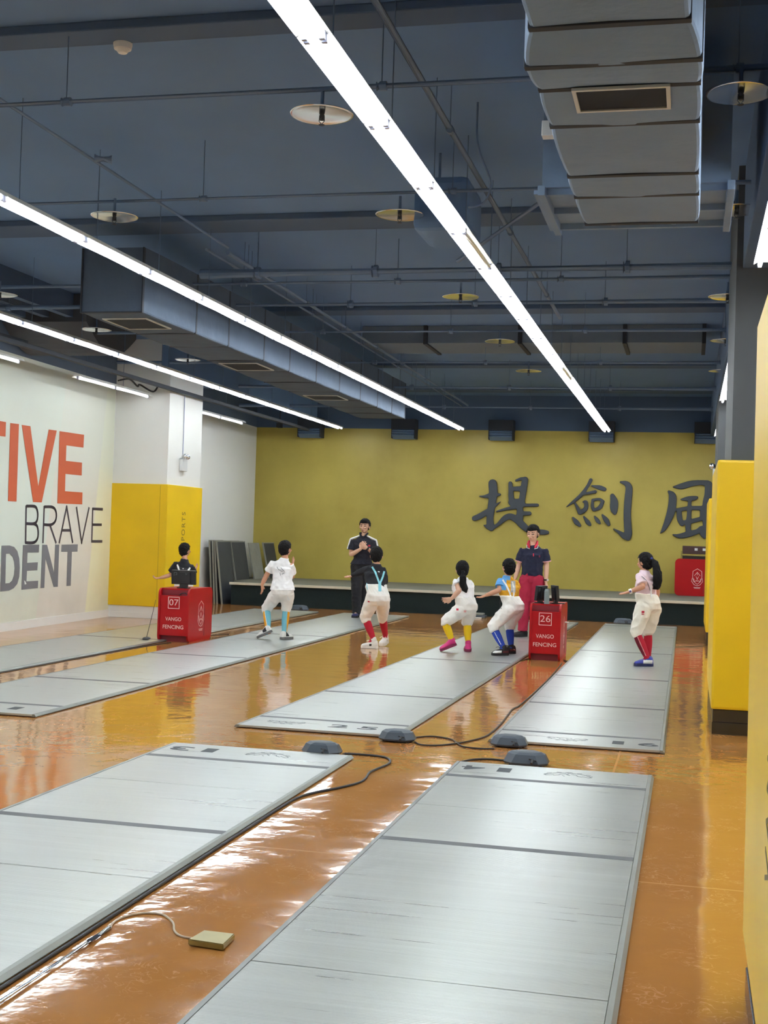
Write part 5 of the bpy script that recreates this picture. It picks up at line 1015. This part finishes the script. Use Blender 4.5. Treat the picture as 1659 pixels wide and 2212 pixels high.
# boy in blue and yellow
def shirtF(c):
    J = PJ['F'][1]; sx = (J['sa'][0]+J['sb'][0])/2; u_ = (c.x-sx)*0.97+(c.y)*0.2; z_ = c.z-J['sa'][2]
    if u_ < -0.02 and z_ > -0.13+0.0*u_: return 0
    if u_ > 0.035 and u_ < 0.10 and z_ > -0.16 and z_ < -0.01: return 2
    if z_ > 0.0 and u_ < 0.03: return 0
    return 1
def exF(E):
    E['strap']('zip_opening', [(-0.098, -0.22), (-0.098, -0.27), (-0.090, -0.33)], 0.014, BLKS, off=0.009)
    patch_on(E, 'thigh_badge', -0.09, -0.45, 0.03, WSTR, off=0.012)
person('F', 'boy in sky blue and yellow T-shirt with white suspenders, blue socks', (-0.62, 0.78, 0), skin=SK, shirt=dict(m=BLUEC, mats=[BLUEC, YELC, GRYC], fn=shirtF), trousers=dict(m=BREECH, rise=0.12), socks=dict(m=[BLUS, WSTR], fn=lambda c, kn, an, q: 1 if (q == 'a' and abs((c-kn.lerp(an, 0.5)).x-(an-kn).x*((c.z-kn.lerp(an, 0.5).z)/((an-kn).z or 1))+0.004) < 0.004 and 0.25 < (kn.z-c.z)/(kn.z-an.z) < 0.8) else 0),
       shoes=dict(m=[BLKS, WSTR, DRS], sole=BLKS, laces=BLKS, fn=lambda u, h, w_: 1 if (u > 0.5 and 0.03 < h < 0.062 and abs(w_) > 0.012) else (2 if u < 0.4 and h < 0.06 else 0)), hand_a='relaxed', hand_b='fist', shirt_sleeve=0.6,
       sus=dict(m=WSTR, w=0.022, paths=[[(-0.075, 0.04), (-0.03, -0.02), (0.02, -0.12), (0.05, -0.21)], [(0.055, 0.02), (0.075, -0.06), (0.075, -0.14), (0.06, -0.21)]]), extra=exF)
# coach in navy polo and crimson trousers
def exG(E):
    t, J, K = E['t'], E['J'], E['K']; n_ = J['neck']
    for m_, r_, dz in ((COLR, 0.016, 0.0),):
        bm = B()
        for sg in (-1, 1): limb(bm, [n_+V((sg*0.065, 0.01, 0.045)), n_+V((sg*0.066, -0.06, 0.0)), n_+V((sg*0.045, -0.09, -0.045))], [r_, r_+0.006, r_+0.002])
        limb(bm, [n_+V((-0.065, 0.0, 0.045)), n_+V((0, 0.06, 0.05)), n_+V((0.065, 0.0, 0.045))], [r_]*3); bake('collar', bm, m_, t, 0.0055, 2)
    bm = B()
    for sg in (-1, 1): tube(bm, [n_+V((sg*0.088, -0.06, -0.012)), n_+V((sg*0.082, -0.098, -0.055)), n_+V((sg*0.035, -0.113, -0.068))], 0.0055, 6)
    obj('collar_edge', bm, WSTR, t)
    E['strap']('placket', [(-0.012, -0.03), (-0.012, -0.075)], 0.016, COLR, off=0.007); E['strap']('chest_emblem', [(0.075, -0.055), (0.085, -0.085)], 0.022, mat('dim_red_emblem', (112, 40, 70), 0.8), off=0.007)
    for q in 'ab':
        S, E_ = J['s'+q], J['e'+q]; c = S.lerp(E_, 0.70); d = (E_-S).normalized(); a, b = frame(d); bm = B(); loft(bm, [ring(bm, c-d*0.006, a*0.079, b*0.079, 18), ring(bm, c+d*0.007, a*0.080, b*0.080, 18)]); obj('cuff_trim', bm, RIMW, t)
    w_ = J['wb']-V((0, 0, -0.02)); bm = B(); cyl(bm, (w_.x, w_.y, w_.z-0.012), 0.036, 0.022, 16); wt = obj('watch', bm, BLKS, t)
    bm = B(); cyl(bm, (0, 0, 0), 0.019, 0.012, 16); o = obj('watch_face', bm, M['chrome'], wt); o.location = (w_.x+0.022, w_.y-0.028, w_.z); o.rotation_euler = (math.pi/2, 0, 0.6)
person('G', 'coach in navy polo with red collar and crimson trousers, looking down', (-0.28, -0.95, -0.22), adult=True, skin=SK2, shirt=dict(m=NAVY), trousers=dict(m=RED_TR, len=1.02), bib=False, shoes=dict(m=BLKS, sole=BLKS), hand_a='relaxed', hand_b='relaxed', shirt_sleeve=0.68, untucked=False, extra=exG, hemz=0.75)
# girl in pink top
def exH(E):
    t, J, H, f, s, up = E['t'], E['J'], E['H'], E['f'], E['s'], E['up']
    E['strap']('back_stripe', [(-0.085, 0.03), (-0.01, -0.03), (0.035, -0.14)], 0.007, M['ink_soft'], off=0.007); E['strap']('suspender', [(0.045, -0.08), (0.05, -0.22)], 0.018, WSTR)
    patch_on(E, 'hip_badge', -0.055, -0.385, 0.032, PATCH); E['strap']('hip_badge', [(-0.07, -0.425), (-0.04, -0.425)], 0.009, PATCH)
    bm = B(); c = H-f*0.075+up*0.03; ell(bm, c, V((0.018, 0, 0)), V((0, 0.022, 0)), V((0, 0, 0.016))); ell(bm, c+V((0.012, -0.03, 0.002)), V((0.02, 0, 0)), V((0, 0.014, 0)), V((0, 0, 0.014))); obj('hair_tie', bm, BLUSH, t, smooth=True)
    bm = B(); c = J['wa']; d = (J['ta']-J['wa']).normalized(); a, b = frame(d); loft(bm, [ring(bm, c-d*0.02, a*0.032, b*0.032, 14), ring(bm, c+d*0.012, a*0.030, b*0.030, 14)]); wt = obj('watch', bm, WSTR, t)
    bm = B(); ell(bm, (0, 0, 0), V((0.014, 0, 0)), V((0, 0.005, 0)), V((0, 0, 0.014))); o = obj('watch_face', bm, mat('violet_dial', (96, 80, 150), 0.4), wt, smooth=True); o.location = c-d*0.004+V((0.0, -0.033, 0.0))
def sockH(c, kn, an, q):
    r = c-kn.lerp(an, 0.5); x = r.x-(an-kn).x*((c.z-kn.lerp(an, 0.5).z)/((an-kn).z or 1)); h = (kn.z-c.z)/(kn.z-an.z)
    if q == 'a' and h < 0.85:
        if x < -0.006: return 1
        if x < 0.001: return 2
    return 0
person('H', 'girl in pale pink top and white breeches with long ponytail, red socks', (-0.86, 0.48, -0.1), skin=SK, shirt=dict(m=PINKC), trousers=dict(m=CREAM, rise=0.05, knee=0.06), socks=dict(m=[REDS, DREDS, RIMW], fn=sockH), shoes=dict(m=[BLUSH, WHT], sole=NAVS, fn=lambda u, h, w_: 1 if (0.05 < u < 0.55 and h < 0.075) else 0), hand_a='open', hand_b='relaxed', shirt_sleeve=0.75,
       tail=([(0.065, -0.04, 0.03), (0.12, -0.05, -0.02), (0.15, -0.06, -0.13), (0.16, -0.06, -0.26), (0.12, -0.06, -0.32)], [0.03, 0.045, 0.055, 0.05, 0.02]), extra=exH)
